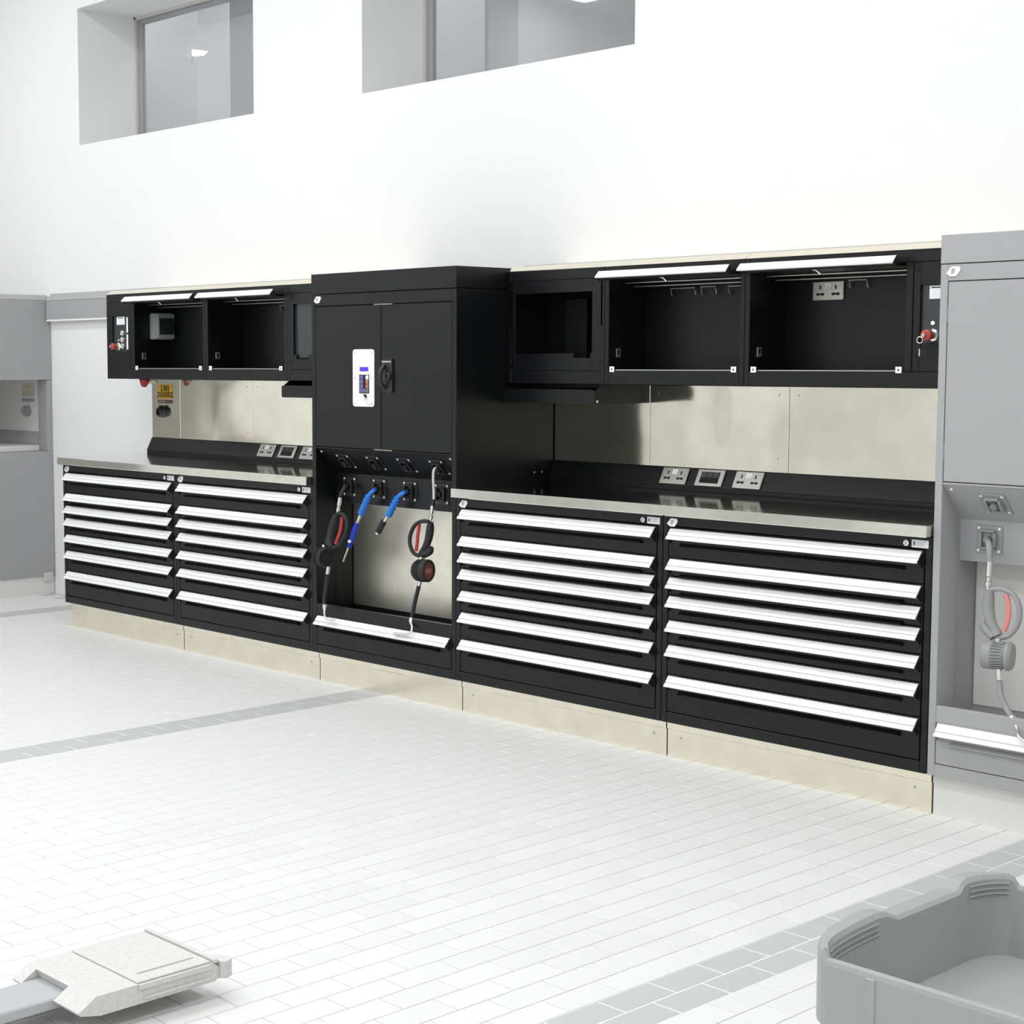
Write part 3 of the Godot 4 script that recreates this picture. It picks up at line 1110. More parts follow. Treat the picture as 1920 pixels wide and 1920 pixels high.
func open_bay(t: Node3D, a: float, b: float, own_left: bool, own_right: bool) -> void:
	# a..b clear opening; retracted flap above it, strikers on the sill
	var zf := ZO + 0.742
	var h := YT - YB
	var st = S()
	if own_left:
		cbox(st, Vector3(a - 0.03, 0.061, 0.16), Vector3(a, h - 0.0465, zf), 0.0015)
		part("divider", st, M.black, t)
	if own_right:
		st = S()
		cbox(st, Vector3(b, 0.061, 0.16), Vector3(b + 0.03, h - 0.0465, zf), 0.0015)
		part("divider", st, M.black, t)
	st = S()
	cbox(st, Vector3(a + 0.004, h - 0.060, 0.21), Vector3(b - 0.004, h - 0.0475, zf + 0.062), 0.002)
	var f = part("flap_door", st, M.black, t)
	st = S()
	var y0 := h - 0.052
	prism(st, [Vector2(zf + 0.062, y0), Vector2(zf + 0.090, y0), Vector2(zf + 0.0915, y0 + 0.005), Vector2(zf + 0.066, y0 + 0.030), Vector2(zf + 0.062, y0 + 0.030)], 0, a - 0.002, b - 0.004)
	part("handle", st, M.lip, f)
	for e in [[a - 0.0045, a - 0.002], [b - 0.004, b - 0.0015]]:
		st = S()
		prism(st, [Vector2(zf + 0.058, y0 - 0.012), Vector2(zf + 0.089, y0), Vector2(zf + 0.064, y0 + 0.030), Vector2(zf + 0.058, y0 + 0.030)], 0, e[0], e[1])
		part("end_cap", st, M.black_plastic, f)
	var mx := (a + b) * 0.5
	st = S()
	tube(st, [Vector3(mx - 0.02, y0 - 0.008, zf + 0.05), Vector3(mx, y0 - 0.012, zf + 0.055), Vector3(mx + 0.012, y0 - 0.026, zf + 0.05)], 0.005, 8)
	part("catch", st, M.chrome, f)
	# guide rails under the top
	for q in [[h - 0.068, 0.30], [h - 0.082, 0.24]]:
		st = S()
		cyl(st, Vector3(a + 0.002, q[0], q[1]), Vector3(b - 0.002, q[0], q[1]), 0.004, 10)
		part("guide_rail", st, M.satin, t)
	# sill trim and strikers
	st = S()
	cbox(st, Vector3(a + 0.035, 0.0605, zf - 0.03), Vector3(b - 0.02, 0.066, zf - 0.004), 0.001)
	part("sill_trim", st, M.satin, t)
	for x in [a + 0.012, b - 0.034]:
		st = S()
		cbox(st, Vector3(x, 0.055, zf + 0.0002), Vector3(x + 0.026, 0.079, zf + 0.004), 0.001)
		var k = part("striker", st, M.white, t)
		st = S()
		box(st, Vector3(x + 0.010, 0.063, zf + 0.004), Vector3(x + 0.0165, 0.071, zf + 0.0045))
		part("striker_hole", st, M.gap, k)
	st = S()
	cbox(st, Vector3(a, 0.1185, zf - 0.082), Vector3(a + 0.004, 0.158, zf - 0.052), 0.001)
	var pl = part("side_plate", st, M.satin, t)
	st = S()
	box(st, Vector3(a + 0.004, 0.132, zf - 0.073), Vector3(a + 0.0045, 0.150, zf - 0.061))
	part("slot", st, M.gap, pl)

func wire_hook(t: Node3D, x0: float, x1: float, y: float) -> void:
	var z := 0.16
	var st = S()
	tube(st, [Vector3(x0, y - 0.03, z), Vector3(x0, y - 0.03, z + 0.012), Vector3(x0, y, z + 0.02), Vector3(x1, y, z + 0.02), Vector3(x1, y - 0.03, z + 0.012), Vector3(x1, y - 0.03, z)], 0.0032, 8)
	part("wire_hook", st, M.satin, t)

func screen_panel(t: Node3D, a: float, b: float, ca: float, cb: float, na: float, nb: float) -> void:
	# front plate with a rectangular cutout and a small notch below it
	var zf := ZO + 0.742
	var y0 := 0.0615
	var y1 := 0.468
	var c0 := 0.138
	var c1 := 0.411
	var st = S()
	cbox(st, Vector3(a, y0, zf - 0.012), Vector3(ca, y1, zf), 0.001)
	cbox(st, Vector3(cb, y0, zf - 0.012), Vector3(b, y1, zf), 0.001)
	cbox(st, Vector3(ca, c1, zf - 0.012), Vector3(cb, y1, zf), 0.001)
	cbox(st, Vector3(ca, y0, zf - 0.012), Vector3(na, c0, zf), 0.001)
	cbox(st, Vector3(nb, y0, zf - 0.012), Vector3(cb, c0, zf), 0.001)
	cbox(st, Vector3(na, y0, zf - 0.012), Vector3(nb, c0 - 0.021, zf), 0.001)
	var p = part("screen_surround", st, M.black, t)
	st = S()
	for q in [[a + 0.012, y1 - 0.03], [b - 0.012, y1 - 0.03], [a + 0.012, y0 + 0.04], [b - 0.012, y0 + 0.04]]:
		cyl(st, Vector3(q[0], q[1], zf), Vector3(q[0], q[1], zf + 0.003), 0.006, 10, 0.001)
	part("screws", st, M.gap, p)

func tray(label: String, x0: float, x1: float, zf: float) -> void:
	var t = thing("keyboard_tray", label, "tray", Vector3(x0, 1.4285, zf), "keyboard trays")
	var w := x1 - x0
	var d := zf + 0.657
	var h := 0.064
	var st = S()
	# floor and back
	box(st, Vector3(0.002, 0.0, -d), Vector3(w - 0.002, 0.004, -0.004))
	box(st, Vector3(0.002, 0.0, -d), Vector3(w - 0.002, h, -d + 0.004))
	part("tray_floor", st, M.black, t)
	st = S()
	prism(st, [Vector2(0.008, 0.0), Vector2(w - 0.008, 0.0), Vector2(w, 0.008), Vector2(w, h - 0.008), Vector2(w - 0.010, h), Vector2(0.010, h), Vector2(0, h - 0.008), Vector2(0, 0.008)], 2, -0.004, 0.0)
	part("front", st, M.black, t)
	for x in [0.0, w - 0.004]:
		st = S()
		prism(st, [Vector2(-d, 0.0), Vector2(-0.004, 0.0), Vector2(-0.004, h - 0.008), Vector2(-0.05, 0.0875), Vector2(-d, 0.0875)], 0, x, x + 0.004)
		part("side", st, M.black, t)
	st = S()
	cyl(st, Vector3(w, 0.012, -0.018), Vector3(w + 0.003, 0.012, -0.018), 0.006, 10, 0.001)
	part("screw", st, M.white, t)

func make_wall_cabinets() -> void:
	# left of the tower: controls + bay, bay, screen unit
	var t = wc("wall_cabinet", "black wall cabinet with a control panel and open bay at far left", 0.0, 1.036)
	open_bay(t, 0.307, 1.011, true, false)
	controls(t, 0.0, false)
	fuse_box(t)
	t = wc("wall_cabinet", "empty black open wall cabinet left of the tower, second from left", 1.036, 1.788)
	open_bay(t, 0.027, 0.72, false, false)
	wire_hook(t, 0.40, 0.47, 0.418)
	wire_hook(t, 0.52, 0.60, 0.418)
	t = wc("wall_cabinet", "black wall cabinet with a screen opening half hidden behind the tower", 1.788, 2.398)
	screen_panel(t, 0.026, 0.584, 0.055, 0.53, 0.08, 0.18)
	var st = S()
	cbox(st, Vector3(0.045, 0.12, 0.375), Vector3(0.545, 0.43, 0.396), 0.003)
	part("screen", st, M.screen, t)
	tray("black keyboard tray under the wall cabinets left of the tower", 1.82, 2.392, -0.265)
	# right of the tower, the other way round
	t = wc("wall_cabinet", "black wall cabinet with an empty screen opening right of the tower", 3.438, 4.030)
	screen_panel(t, 0.014, 0.580, 0.0485, 0.519, 0.410, 0.509)
	st = S()
	cbox(st, Vector3(0.20, 0.10, 0.20), Vector3(0.33, 0.39, 0.235), 0.003)
	part("bracket", st, M.black, t)
	wire_hook(t, 0.40, 0.55, 0.40)
	tray("black keyboard tray under the wall cabinets right of the tower", 3.44, 4.0, -0.302)
	t = wc("wall_cabinet", "black open wall cabinet with three wire hooks inside", 4.030, 4.776)
	open_bay(t, 0.022, 0.7185, false, false)
	wire_hook(t, 0.180, 0.312, 0.420)
	wire_hook(t, 0.345, 0.422, 0.422)
	wire_hook(t, 0.490, 0.600, 0.420)
	t = wc("wall_cabinet", "black open wall cabinet with a double socket inside, beside the grey tower", 4.776, 5.834)
	open_bay(t, 0.0245, 0.7295, false, true)
	socket(t, Vector3(0.229, 0.385, 0.161), Vector3.ZERO, false)
	wire_hook(t, 0.335, 0.415, 0.424)
	controls(t, 0.748, true)
	# steel cappings on top of the wall cabinets
	for s in [[0.0, 2.398, "long steel capping strip on the wall cabinets left of the tower"], [3.438, 4.777, "steel capping strip on the wall cabinets next to the tower, right side"], [4.779, 5.834, "steel capping strip on the wall cabinet beside the grey tower"]]:
		var c = thing("capping", s[2], "capping", Vector3(s[0], YT, -0.742), "steel cappings")
		var st2 = S()
		prism(st2, [Vector2(0.0, 0.0005), Vector2(0.413, 0.0005), Vector2(0.413, 0.003), Vector2(0.374, 0.0255), Vector2(0.362, 0.0255), Vector2(0.35, 0.020), Vector2(0.0, 0.020)], 0, 0.0, s[1] - s[0])
		part("strip", st2, M.plinth, c)
		st2 = S()
		box(st2, Vector3(0.0, 0.0205, 0.30), Vector3(s[1] - s[0], 0.0345, 0.306))
		part("rear_flange", st2, M.satin, c)
	# red plug hanging under the far left cabinet
	t = thing("supply_plug", "red supply plug hanging below the far left wall cabinet", "plug", Vector3(0.16, 1.5165, -0.50))
	st = S()
	lathe(st, [Vector2(0.0, -0.052), Vector2(0.016, -0.05), Vector2(0.034, -0.012), Vector2(0.034, 0.0), Vector2(0, 0.0)], along(Vector3(0, -0.001, 0), Vector3(0.25, 1, 0)), 6)
	part("body", st, M.red, t)
	st = S()
	cyl(st, Vector3(0.03, -0.02, -0.02), Vector3(0.085, -0.012, -0.03), 0.014, 12, 0.002)
	part("collar", st, M.beige, t)

func controls(t: Node3D, x0: float, right: bool) -> void:
	# control panel: framed plate, recessed tray with labels, push buttons and a red key switch
	var zf := ZO + 0.742
	var x1 := x0 + (0.276 if not right else 0.3)
	var a := x0 + (0.024 if not right else 0.014)
	x1 = 0.279 if not right else 1.034
	var r0 := 0.062 if not right else 0.790
	var r1 := 0.236 if not right else 0.985
	var st = S()
	cbox(st, Vector3(a, 0.0615, zf - 0.012), Vector3(r0, 0.468, zf - 0.001), 0.001)
	cbox(st, Vector3(r1, 0.0615, zf - 0.012), Vector3(x1 - 0.002, 0.468, zf - 0.001), 0.001)
	cbox(st, Vector3(r0, 0.382, zf - 0.012), Vector3(r1, 0.468, zf - 0.001), 0.001)
	cbox(st, Vector3(r0, 0.0615, zf - 0.012), Vector3(r1, 0.168, zf - 0.001), 0.001)
	var p = part("control_panel", st, M.black, t)
	st = S()
	box(st, Vector3(r0 - 0.004, 0.160, zf - 0.024), Vector3(r1 + 0.004, 0.388, zf - 0.0125))
	part("recess_plate", st, M.screen, p)
	st = S()
	for q in [[a + 0.014, 0.438], [x1 - 0.016, 0.438], [a + 0.014, 0.118], [x1 - 0.016, 0.118]]:
		cyl(st, Vector3(q[0], q[1], zf - 0.001), Vector3(q[0], q[1], zf + 0.002), 0.006, 10, 0.001)
	part("screws", st, M.gap, p)
	var zp := zf - 0.0125
	# rating label
	var lx := 0.097 if not right else 0.821
	st = S()
	cbox(st, Vector3(lx, 0.330, zp), Vector3(lx + 0.088 if not right else lx + 0.066, 0.379, zp + 0.0015), 0.0004)
	var lw := 0.086 if not right else 0.064
	var lb = part("rating_label", st, M.label, p)
	print_quad(lb, "print", label_image(64, 48, true, 5, 4), lw, 0.047, Vector3(lx + lw / 2 + 0.001, 0.3545, zp + 0.0018))
	if not right:
		for q in [[0.281, 0.375], [0.179, 0.270]]:
			st = S()
			cbox(st, Vector3(0.204, q[0], zp), Vector3(0.233, q[1], zp + 0.0015), 0.0004)
			var sl = part("side_label", st, M.label, p)
			print_quad(sl, "print", label_image(24, 72, false, 8, int(q[0] * 100)), 0.027, q[1] - q[0] - 0.002, Vector3(0.2185, (q[0] + q[1]) / 2, zp + 0.0018))
		for y in [0.2775, 0.2385, 0.1995]:
			st = S()
			lathe(st, [Vector2(0, 0), Vector2(0.017, 0), Vector2(0.017, 0.006), Vector2(0.013, 0.009), Vector2(0.011, 0.005), Vector2(0, 0.005)], along(Vector3(0.160, y, zp), Vector3(0, 0, 1)), 18)
			part("push_button", st, M.chrome, p)
		st = S()
		cyl(st, Vector3(0.118, 0.236, zp), Vector3(0.118, 0.236, zp + 0.004), 0.006, 10, 0.001)
		part("pilot_light", st, M.white, p)
		key_switch(p, Vector3(0.118, 0.197, zp))
	else:
		st = S()
		cyl(st, Vector3(0.838, 0.241, zp), Vector3(0.838, 0.241, zp + 0.005), 0.0075, 14, 0.001)
		part("pilot_light", st, M.led_green, p, "small green lit lamp")
		st = S()
		cyl(st, Vector3(0.868, 0.241, zp), Vector3(0.868, 0.241, zp + 0.003), 0.004, 10, 0.001)
		part("lock_screw", st, M.satin, p)
		var k = key_switch(p, Vector3(0.839, 0.196, zp))
		var st2 = S()
		tube(st2, ring_pts(Vector3(0.822, 0.178, zp + 0.062), 0.012), 0.0022, 8)
		part("key_ring", st2, M.chrome, k)
		st2 = S()
		cbox(st2, Vector3(0.814, 0.146, zp + 0.058), Vector3(0.828, 0.168, zp + 0.064), 0.002)
		part("key_head", st2, M.gap, k)
		st2 = S()
		cbox(st2, Vector3(0.8185, 0.118, zp + 0.060), Vector3(0.8235, 0.147, zp + 0.062), 0.0005)
		part("key_blade", st2, M.chrome, k)

func ring_pts(c: Vector3, r: float) -> Array:
	var out := []
	for i in 19:
		var a := TAU * i / 18
		out.append(c + Vector3(cos(a) * r, sin(a) * r, 0))
	return out

func key_switch(p: Node, at: Vector3) -> MeshInstance3D:
	var st = S()
	lathe(st, [Vector2(0, 0.018), Vector2(0.012, 0.018), Vector2(0.012, 0.030), Vector2(0.020, 0.036), Vector2(0.0225, 0.042), Vector2(0.0205, 0.052), Vector2(0.011, 0.056), Vector2(0, 0.056)], along(at, Vector3(0, 0, 1)), 22)
	var k = part("stop_button", st, M.stop_red, p, "red key-release stop button")
	st = S()
	lathe(st, [Vector2(0, 0), Vector2(0.024, 0), Vector2(0.024, 0.006), Vector2(0.016, 0.012), Vector2(0.016, 0.020), Vector2(0, 0.020)], along(at, Vector3(0, 0, 1)), 22)
	part("collar", st, M.chrome, k)
	st = S()
	cyl(st, at + Vector3(-0.004, 0, 0.056), at + Vector3(-0.004, 0, 0.064), 0.008, 12, 0.001)
	part("barrel", st, M.satin, k)
	return k

func fuse_box(t: Node3D) -> void:
	# grey distribution box on the inner left side of the open bay
	var y0 := 0.2385
	var st = S()
	prism(st, rrect(-0.066, -0.08, 0.066, 0.08, 0.008, 3), 2, 0.0, 0.055)
	var b = part("fuse_box", st, M.box_grey, t, "grey fuse box with a dark window")
	b.position = Vector3(0.3075, y0 + 0.08, 0.232)
	b.rotation = Vector3(0, PI / 2, 0)
	st = S()
	prism(st, rrect(-0.060, -0.074, 0.060, 0.074, 0.007, 3), 2, 0.055, 0.078)
	part("cover", st, M.box_grey, b)
	st = S()
	prism(st, rrect(-0.050, -0.05, 0.054, 0.048, 0.005, 3), 2, 0.078, 0.084)
	part("window", st, M.smoke, b)

# ------------------------------------------------------------------ hoses
func V(x: float, y: float, z: float) -> Vector3:
	return Vector3(x, y, z)

func hose(parent: Node, called: String, pts: Array, r: float, m: Material, n := 6, label := "") -> MeshInstance3D:
	var st = S()
	tube(st, spline(pts, n), r, 12)
	return part(called, st, m, parent, label)

func make_inflators() -> void:
	# left inflator gun on the first lower outlet
	var o := V(2.541, 0.994, -0.10)
	var t = thing("tyre_inflator", "tyre inflator gun hanging at the left of the black tower's recess", "tyre inflator", o, "tyre inflator guns")
	var pal := palette(false)
	var g = func(x: float, y: float, z: float) -> Vector3: return V(x, y, z) - o
	hose(t, "hose", [g.call(2.541, 0.994, -0.104), g.call(2.566, 0.998, -0.078), g.call(2.560, 0.972, -0.060), g.call(2.558, 0.946, -0.050)], 0.0105, M.rubber)
	gun(t, [g.call(2.558, 0.946, -0.050), g.call(2.548, 0.866, -0.040)], [g.call(2.542, 0.860, -0.038), g.call(2.518, 0.789, -0.030), g.call(2.513, 0.741, -0.020), g.call(2.523, 0.700, -0.012)], [g.call(2.551, 0.863, -0.038), g.call(2.598, 0.861, -0.036), g.call(2.627, 0.834, -0.032), g.call(2.634, 0.798, -0.026), g.call(2.623, 0.750, -0.018), g.call(2.580, 0.704, -0.012), g.call(2.537, 0.693, -0.010)], [g.call(2.588, 0.848, -0.034), g.call(2.585, 0.781, -0.026), g.call(2.562, 0.714, -0.014)], [g.call(2.500, 0.741, -0.014), g.call(2.506, 0.715, -0.012), g.call(2.537, 0.693, -0.010)], pal)
	gauge(t, g.call(2.485, 0.645, 0.012), V(0.92, 0.0, 0.12).normalized(), 0.052, 0.052, pal, false)
	whip(t, [g.call(2.550, 0.603, 0.022), g.call(2.546, 0.563, 0.026), g.call(2.541, 0.501, 0.032), g.call(2.535, 0.431, 0.038), g.call(2.544, 0.398, 0.042)], [g.call(2.544, 0.398, 0.042), g.call(2.546, 0.361, 0.044), g.call(2.556, 0.345, 0.042), g.call(2.586, 0.340, 0.040), g.call(2.613, 0.341, 0.038)], pal)
	# right inflator gun hanging from the last upper outlet
	o = V(3.2665, 1.128, -0.06)
	t = thing("tyre_inflator", "tyre inflator gun with a red dial hanging in front of the steel recess sheet", "tyre inflator", o, "tyre inflator guns")
	hose(t, "hose", [g_of(o, 3.2665, 1.128, -0.057), g_of(o, 3.250, 1.118, -0.040), g_of(o, 3.238, 1.08, -0.044), g_of(o, 3.230, 1.02, -0.055), g_of(o, 3.225, 0.965, -0.06)], 0.0062, M.cable, 6, "thin pale air hose")
	var st = S()
	cyl(st, g_of(o, 3.225, 0.975, -0.06), g_of(o, 3.221, 0.945, -0.06), 0.011, 12, 0.002)
	part("swivel", st, M.black_plastic, t)
	gun(t, [g_of(o, 3.219, 0.945, -0.058), g_of(o, 3.209, 0.872, -0.054)], [g_of(o, 3.214, 0.866, -0.05), g_of(o, 3.206, 0.81, -0.05), g_of(o, 3.188, 0.760, -0.05), g_of(o, 3.150, 0.706, -0.05)], [g_of(o, 3.205, 0.868, -0.05), g_of(o, 3.155, 0.866, -0.05), g_of(o, 3.108, 0.846, -0.05), g_of(o, 3.075, 0.800, -0.05), g_of(o, 3.070, 0.752, -0.05), g_of(o, 3.095, 0.712, -0.05), g_of(o, 3.140, 0.698, -0.05)], [g_of(o, 3.137, 0.850, -0.05), g_of(o, 3.126, 0.800, -0.05), g_of(o, 3.122, 0.765, -0.05), g_of(o, 3.114, 0.722, -0.05)], [g_of(o, 3.220, 0.750, -0.05), g_of(o, 3.206, 0.726, -0.05), g_of(o, 3.165, 0.708, -0.05)], pal)
	gauge(t, g_of(o, 3.128, 0.634, -0.035), V(0.95, 0.0, -0.18).normalized(), 0.054, 0.078, pal, true)
	whip(t, [g_of(o, 3.150, 0.590, -0.045), g_of(o, 3.147, 0.556, -0.036), g_of(o, 3.136, 0.490, -0.024), g_of(o, 3.130, 0.426, -0.012), g_of(o, 3.132, 0.392, 0.0)], [g_of(o, 3.132, 0.392, 0.0), g_of(o, 3.160, 0.366, 0.018), g_of(o, 3.158, 0.344, 0.028), g_of(o, 3.130, 0.332, 0.034), g_of(o, 3.046, 0.326, 0.034)], pal)
	# blue coiled lines
	o = V(2.763, 0.994, -0.10)
	t = thing("blow_gun", "blue coiled air line with a blue blow gun and steel nozzle", "air line", o, "blue coiled air lines")
	hose(t, "hose", [g_of(o, 2.763, 0.994, -0.104), g_of(o, 2.775, 0.988, -0.08), g_of(o, 2.764, 0.976, -0.07), g_of(o, 2.746, 0.958, -0.07)], 0.010, M.blue_hose)
	coil(t, g_of(o, 2.752, 0.966, -0.07), g_of(o, 2.690, 0.866, -0.07))
	st = S()
	cyl(st, g_of(o, 2.689, 0.864, -0.07), g_of(o, 2.661, 0.822, -0.07), 0.009, 14, 0.002)
	part("coupling", st, M.chrome, t)
	st = S()
	tube(st, [g_of(o, 2.662, 0.824, -0.07), g_of(o, 2.655, 0.808, -0.07), g_of(o, 2.635, 0.765, -0.07), g_of(o, 2.616, 0.722, -0.07)], [0.010, 0.016, 0.017, 0.013], 12)
	part("grip", st, M.blue_dark, t)
	st = S()
	lathe(st, [Vector2(0, -0.009), Vector2(0.007, -0.007), Vector2(0.010, 0.0), Vector2(0.007, 0.007), Vector2(0, 0.009)], along(g_of(o, 2.622, 0.728, -0.054), V(0, 1, 0)), 12)
	part("trigger_ball", st, M.white, t)
	st = S()
	cyl(st, g_of(o, 2.614, 0.719, -0.07), g_of(o, 2.596, 0.698, -0.07), 0.013, 8, 0.002)
	part("nut", st, M.blue_dark, t)
	st = S()
	cyl(st, g_of(o, 2.596, 0.698, -0.07), g_of(o, 2.553, 0.620, -0.07), 0.0068, 12, 0.0015)
	part("nozzle", st, M.chrome, t)
	o = V(2.9855, 0.994, -0.10)
	t = thing("air_line", "blue coiled air line with a black and steel end coupling", "air line", o, "blue coiled air lines")
	hose(t, "hose", [g_of(o, 2.9855, 0.994, -0.104), g_of(o, 2.994, 0.990, -0.08), g_of(o, 2.978, 0.980, -0.07), g_of(o, 2.957, 0.962, -0.07)], 0.010, M.blue_hose)
	coil(t, g_of(o, 2.963, 0.969, -0.07), g_of(o, 2.893, 0.872, -0.07))
	st = S()
	cyl(st, g_of(o, 2.892, 0.870, -0.07), g_of(o, 2.858, 0.838, -0.07), 0.009, 14, 0.002)
	part("coupling", st, M.chrome, t)
	st = S()
	cyl(st, g_of(o, 2.862, 0.846, -0.07), g_of(o, 2.820, 0.789, -0.07), 0.016, 14, 0.002)
	part("sleeve", st, M.rubber, t)
	st = S()
	cyl(st, g_of(o, 2.821, 0.790, -0.07), g_of(o, 2.813, 0.779, -0.07), 0.0125, 14, 0.002)
	part("tip", st, M.chrome, t)
	# inflator on the pale tower
	o = V(5.838 + 0.1405 + 0.005, 0.994, -0.10)
	t = thing("tyre_inflator", "pale grey tyre inflator gun hanging in the grey tower at right", "tyre inflator", o, "tyre inflator guns")
	pal = palette(true)
	hose(t, "hose", [g_of(o, 5.983, 0.994, -0.104), g_of(o, 6.006, 0.985, -0.075), g_of(o, 6.018, 0.955, -0.06), g_of(o, 6.020, 0.925, -0.06)], 0.0105, M.grey_plastic)
	gun(t, [g_of(o, 6.020, 0.93, -0.06), g_of(o, 6.016, 0.826, -0.06)], [g_of(o, 6.022, 0.828, -0.06), g_of(o, 6.020, 0.765, -0.06), g_of(o, 6.032, 0.715, -0.06), g_of(o, 6.058, 0.672, -0.06)], [g_of(o, 6.02, 0.826, -0.06), g_of(o, 6.065, 0.834, -0.06), g_of(o, 6.11, 0.818, -0.06), g_of(o, 6.134, 0.77, -0.06), g_of(o, 6.126, 0.712, -0.06), g_of(o, 6.095, 0.675, -0.06), g_of(o, 6.058, 0.664, -0.06)], [g_of(o, 6.083, 0.818, -0.06), g_of(o, 6.094, 0.775, -0.06), g_of(o, 6.092, 0.730, -0.06), g_of(o, 6.080, 0.690, -0.06)], [g_of(o, 6.002, 0.715, -0.06), g_of(o, 6.016, 0.688, -0.06), g_of(o, 6.045, 0.666, -0.06)], pal)
	gauge(t, g_of(o, 6.095, 0.604, -0.06), V(-1.0, 0.0, 0.25).normalized(), 0.050, 0.082, pal, false)
	whip(t, [g_of(o, 6.075, 0.560, -0.04), g_of(o, 6.082, 0.520, -0.035), g_of(o, 6.092, 0.470, -0.03), g_of(o, 6.120, 0.425, -0.024), g_of(o, 6.150, 0.392, -0.016)], [g_of(o, 6.150, 0.392, -0.016), g_of(o, 6.170, 0.372, 0.0), g_of(o, 6.190, 0.352, 0.024), g_of(o, 6.22, 0.340, 0.032), g_of(o, 6.26, 0.338, 0.032)], pal)

func g_of(o: Vector3, x: float, y: float, z: float) -> Vector3:
	return Vector3(x, y, z) - o

func coil(t: Node, a: Vector3, b: Vector3) -> void:
	# ribbed spring guard round the hose
	var st = S()
	var d := (b - a).normalized()
	var n := 6
	var pts := []
	var rad := []
	for i in n * 8 + 1:
		var f := float(i) / (n * 8)
		pts.append(a.lerp(b, f))
		rad.append(0.0098 + 0.0082 * absf(sin(f * n * PI)) + 0.0015 * f)
	tube(st, pts, rad, 14)
	part("spring_guard", st, M.blue_hose, t)

func gun(t: Node, conn: Array, body: Array, loop: Array, trig: Array, hook: Array, pal: Dictionary) -> void:
	var st = S()
	var m: Vector3 = conn[0].lerp(conn[1], 0.55)
	cyl(st, conn[0], m, 0.0105, 14, 0.002)
	cyl(st, m, conn[1], 0.0075, 14, 0.001)
	cyl(st, m.lerp(conn[1], 0.35), m.lerp(conn[1], 0.7), 0.0115, 6, 0.001)
	part("coupling", st, M.chrome, t)
	st = S()
	tube(st, spline(body, 6), [0.014, 0.015, 0.017, 0.019, 0.020, 0.020, 0.020, 0.020, 0.020, 0.019, 0.018, 0.018, 0.018, 0.017, 0.017, 0.017, 0.018, 0.018, 0.018], 12)
	part("grip", st, pal.rubber, t)
	st = S()
	tube(st, spline(loop, 5), 0.0095, 10)
	part("guard_loop", st, pal.rubber, t)
	st = S()
	tube(st, spline(trig, 5), 0.0095, 10, 0.7)
	part("trigger", st, pal.red, t, "red trigger lever")
	st = S()
	tube(st, spline(hook, 5), [0.009, 0.012, 0.014, 0.016, 0.017, 0.018], 10)
	part("thumb_rest", st, pal.rubber, t)

func gauge(t: Node, at: Vector3, axis: Vector3, r: float, h: float, pal: Dictionary, red: bool) -> void:
	var st = S()
	var x := along(at, axis)
	if not red:
		lathe(st, [Vector2(0, -h * 0.22), Vector2(r * 0.9, -h * 0.22), Vector2(r * 1.02, -h * 0.1), Vector2(r * 1.02, h * 0.02), Vector2(r * 0.8, h * 0.06)], x, 28)
	lathe(st, [Vector2(0, 0), Vector2(r * 0.78, 0), Vector2(r * 0.86, h * 0.12), Vector2(r * 0.9, h * 0.5), Vector2(r, h * 0.62), Vector2(r, h * 0.95), Vector2(r * 0.93, h), Vector2(r * 0.8, h), Vector2(r * 0.78, h * 0.93), Vector2(0, h * 0.93)], x, 28)
	var g = part("gauge", st, pal.rubber, t)
	st = S()
	for i in 28:
		var a := TAU * i / 28
		var p := x * Vector3(cos(a) * r * 0.9, h * 0.15, sin(a) * r * 0.9)
		var q := x * Vector3(cos(a) * r * 0.99, h * 0.58, sin(a) * r * 0.99)
		cyl(st, p, q, r * 0.05, 5)
	part("grip_ribs", st, pal.rubber, g)
	st = S()
	lathe(st, [Vector2(0, h * 0.931), Vector2(r * 0.76, h * 0.931), Vector2(r * 0.74, h * 0.95), Vector2(0, h * 0.955)], x, 28)
	part("dial", st, M.red_dark if red else pal.gap, g, "dark red dial" if red else "")
	st = S()
	var c := x * Vector3(0, h * 0.9555, 0)
	var u := Vector3.UP
	u = (u - axis * u.dot(axis)).normalized()
	var s := u.cross(axis).normalized()
	var e := r * 0.42
	quad(st, c - s * e - u * e * 0.5, c + s * e - u * e * 0.5, c + s * e + u * e * 0.5, c - s * e + u * e * 0.5)
	part("readout", st, M.key_red if red else pal.plastic, g)
	st = S()
	cyl(st, at + axis * h * 0.4 + Vector3(0, r * 0.75, 0), at + axis * h * 0.4 + Vector3(0, r * 1.2, 0), 0.010, 12, 0.001)
	part("neck", st, M.chrome, t)

func whip(t: Node, pts: Array, noz: Array, pal: Dictionary) -> void:
	var st = S()
	cyl(st, pts[0], pts[1], 0.0100, 14, 0.002)
	part("ferrule", st, M.chrome, t)
	st = S()
	tube(st, spline(pts.slice(1), 6), 0.0105, 12)
	part("whip_hose", st, pal.rubber, t)
	st = S()
	var a: Vector3 = pts[-2].lerp(pts[-1], 0.6)
	tube(st, [a, pts[-1], pts[-1].lerp(noz[1], 0.35)], [0.0115, 0.0115, 0.0095], 14)
	tube(st, spline(noz, 6), [0.0085, 0.0085, 0.008, 0.0075, 0.007, 0.007, 0.0065, 0.006, 0.006, 0.006, 0.0055], 12)
	part("nozzle", st, M.chrome, t)

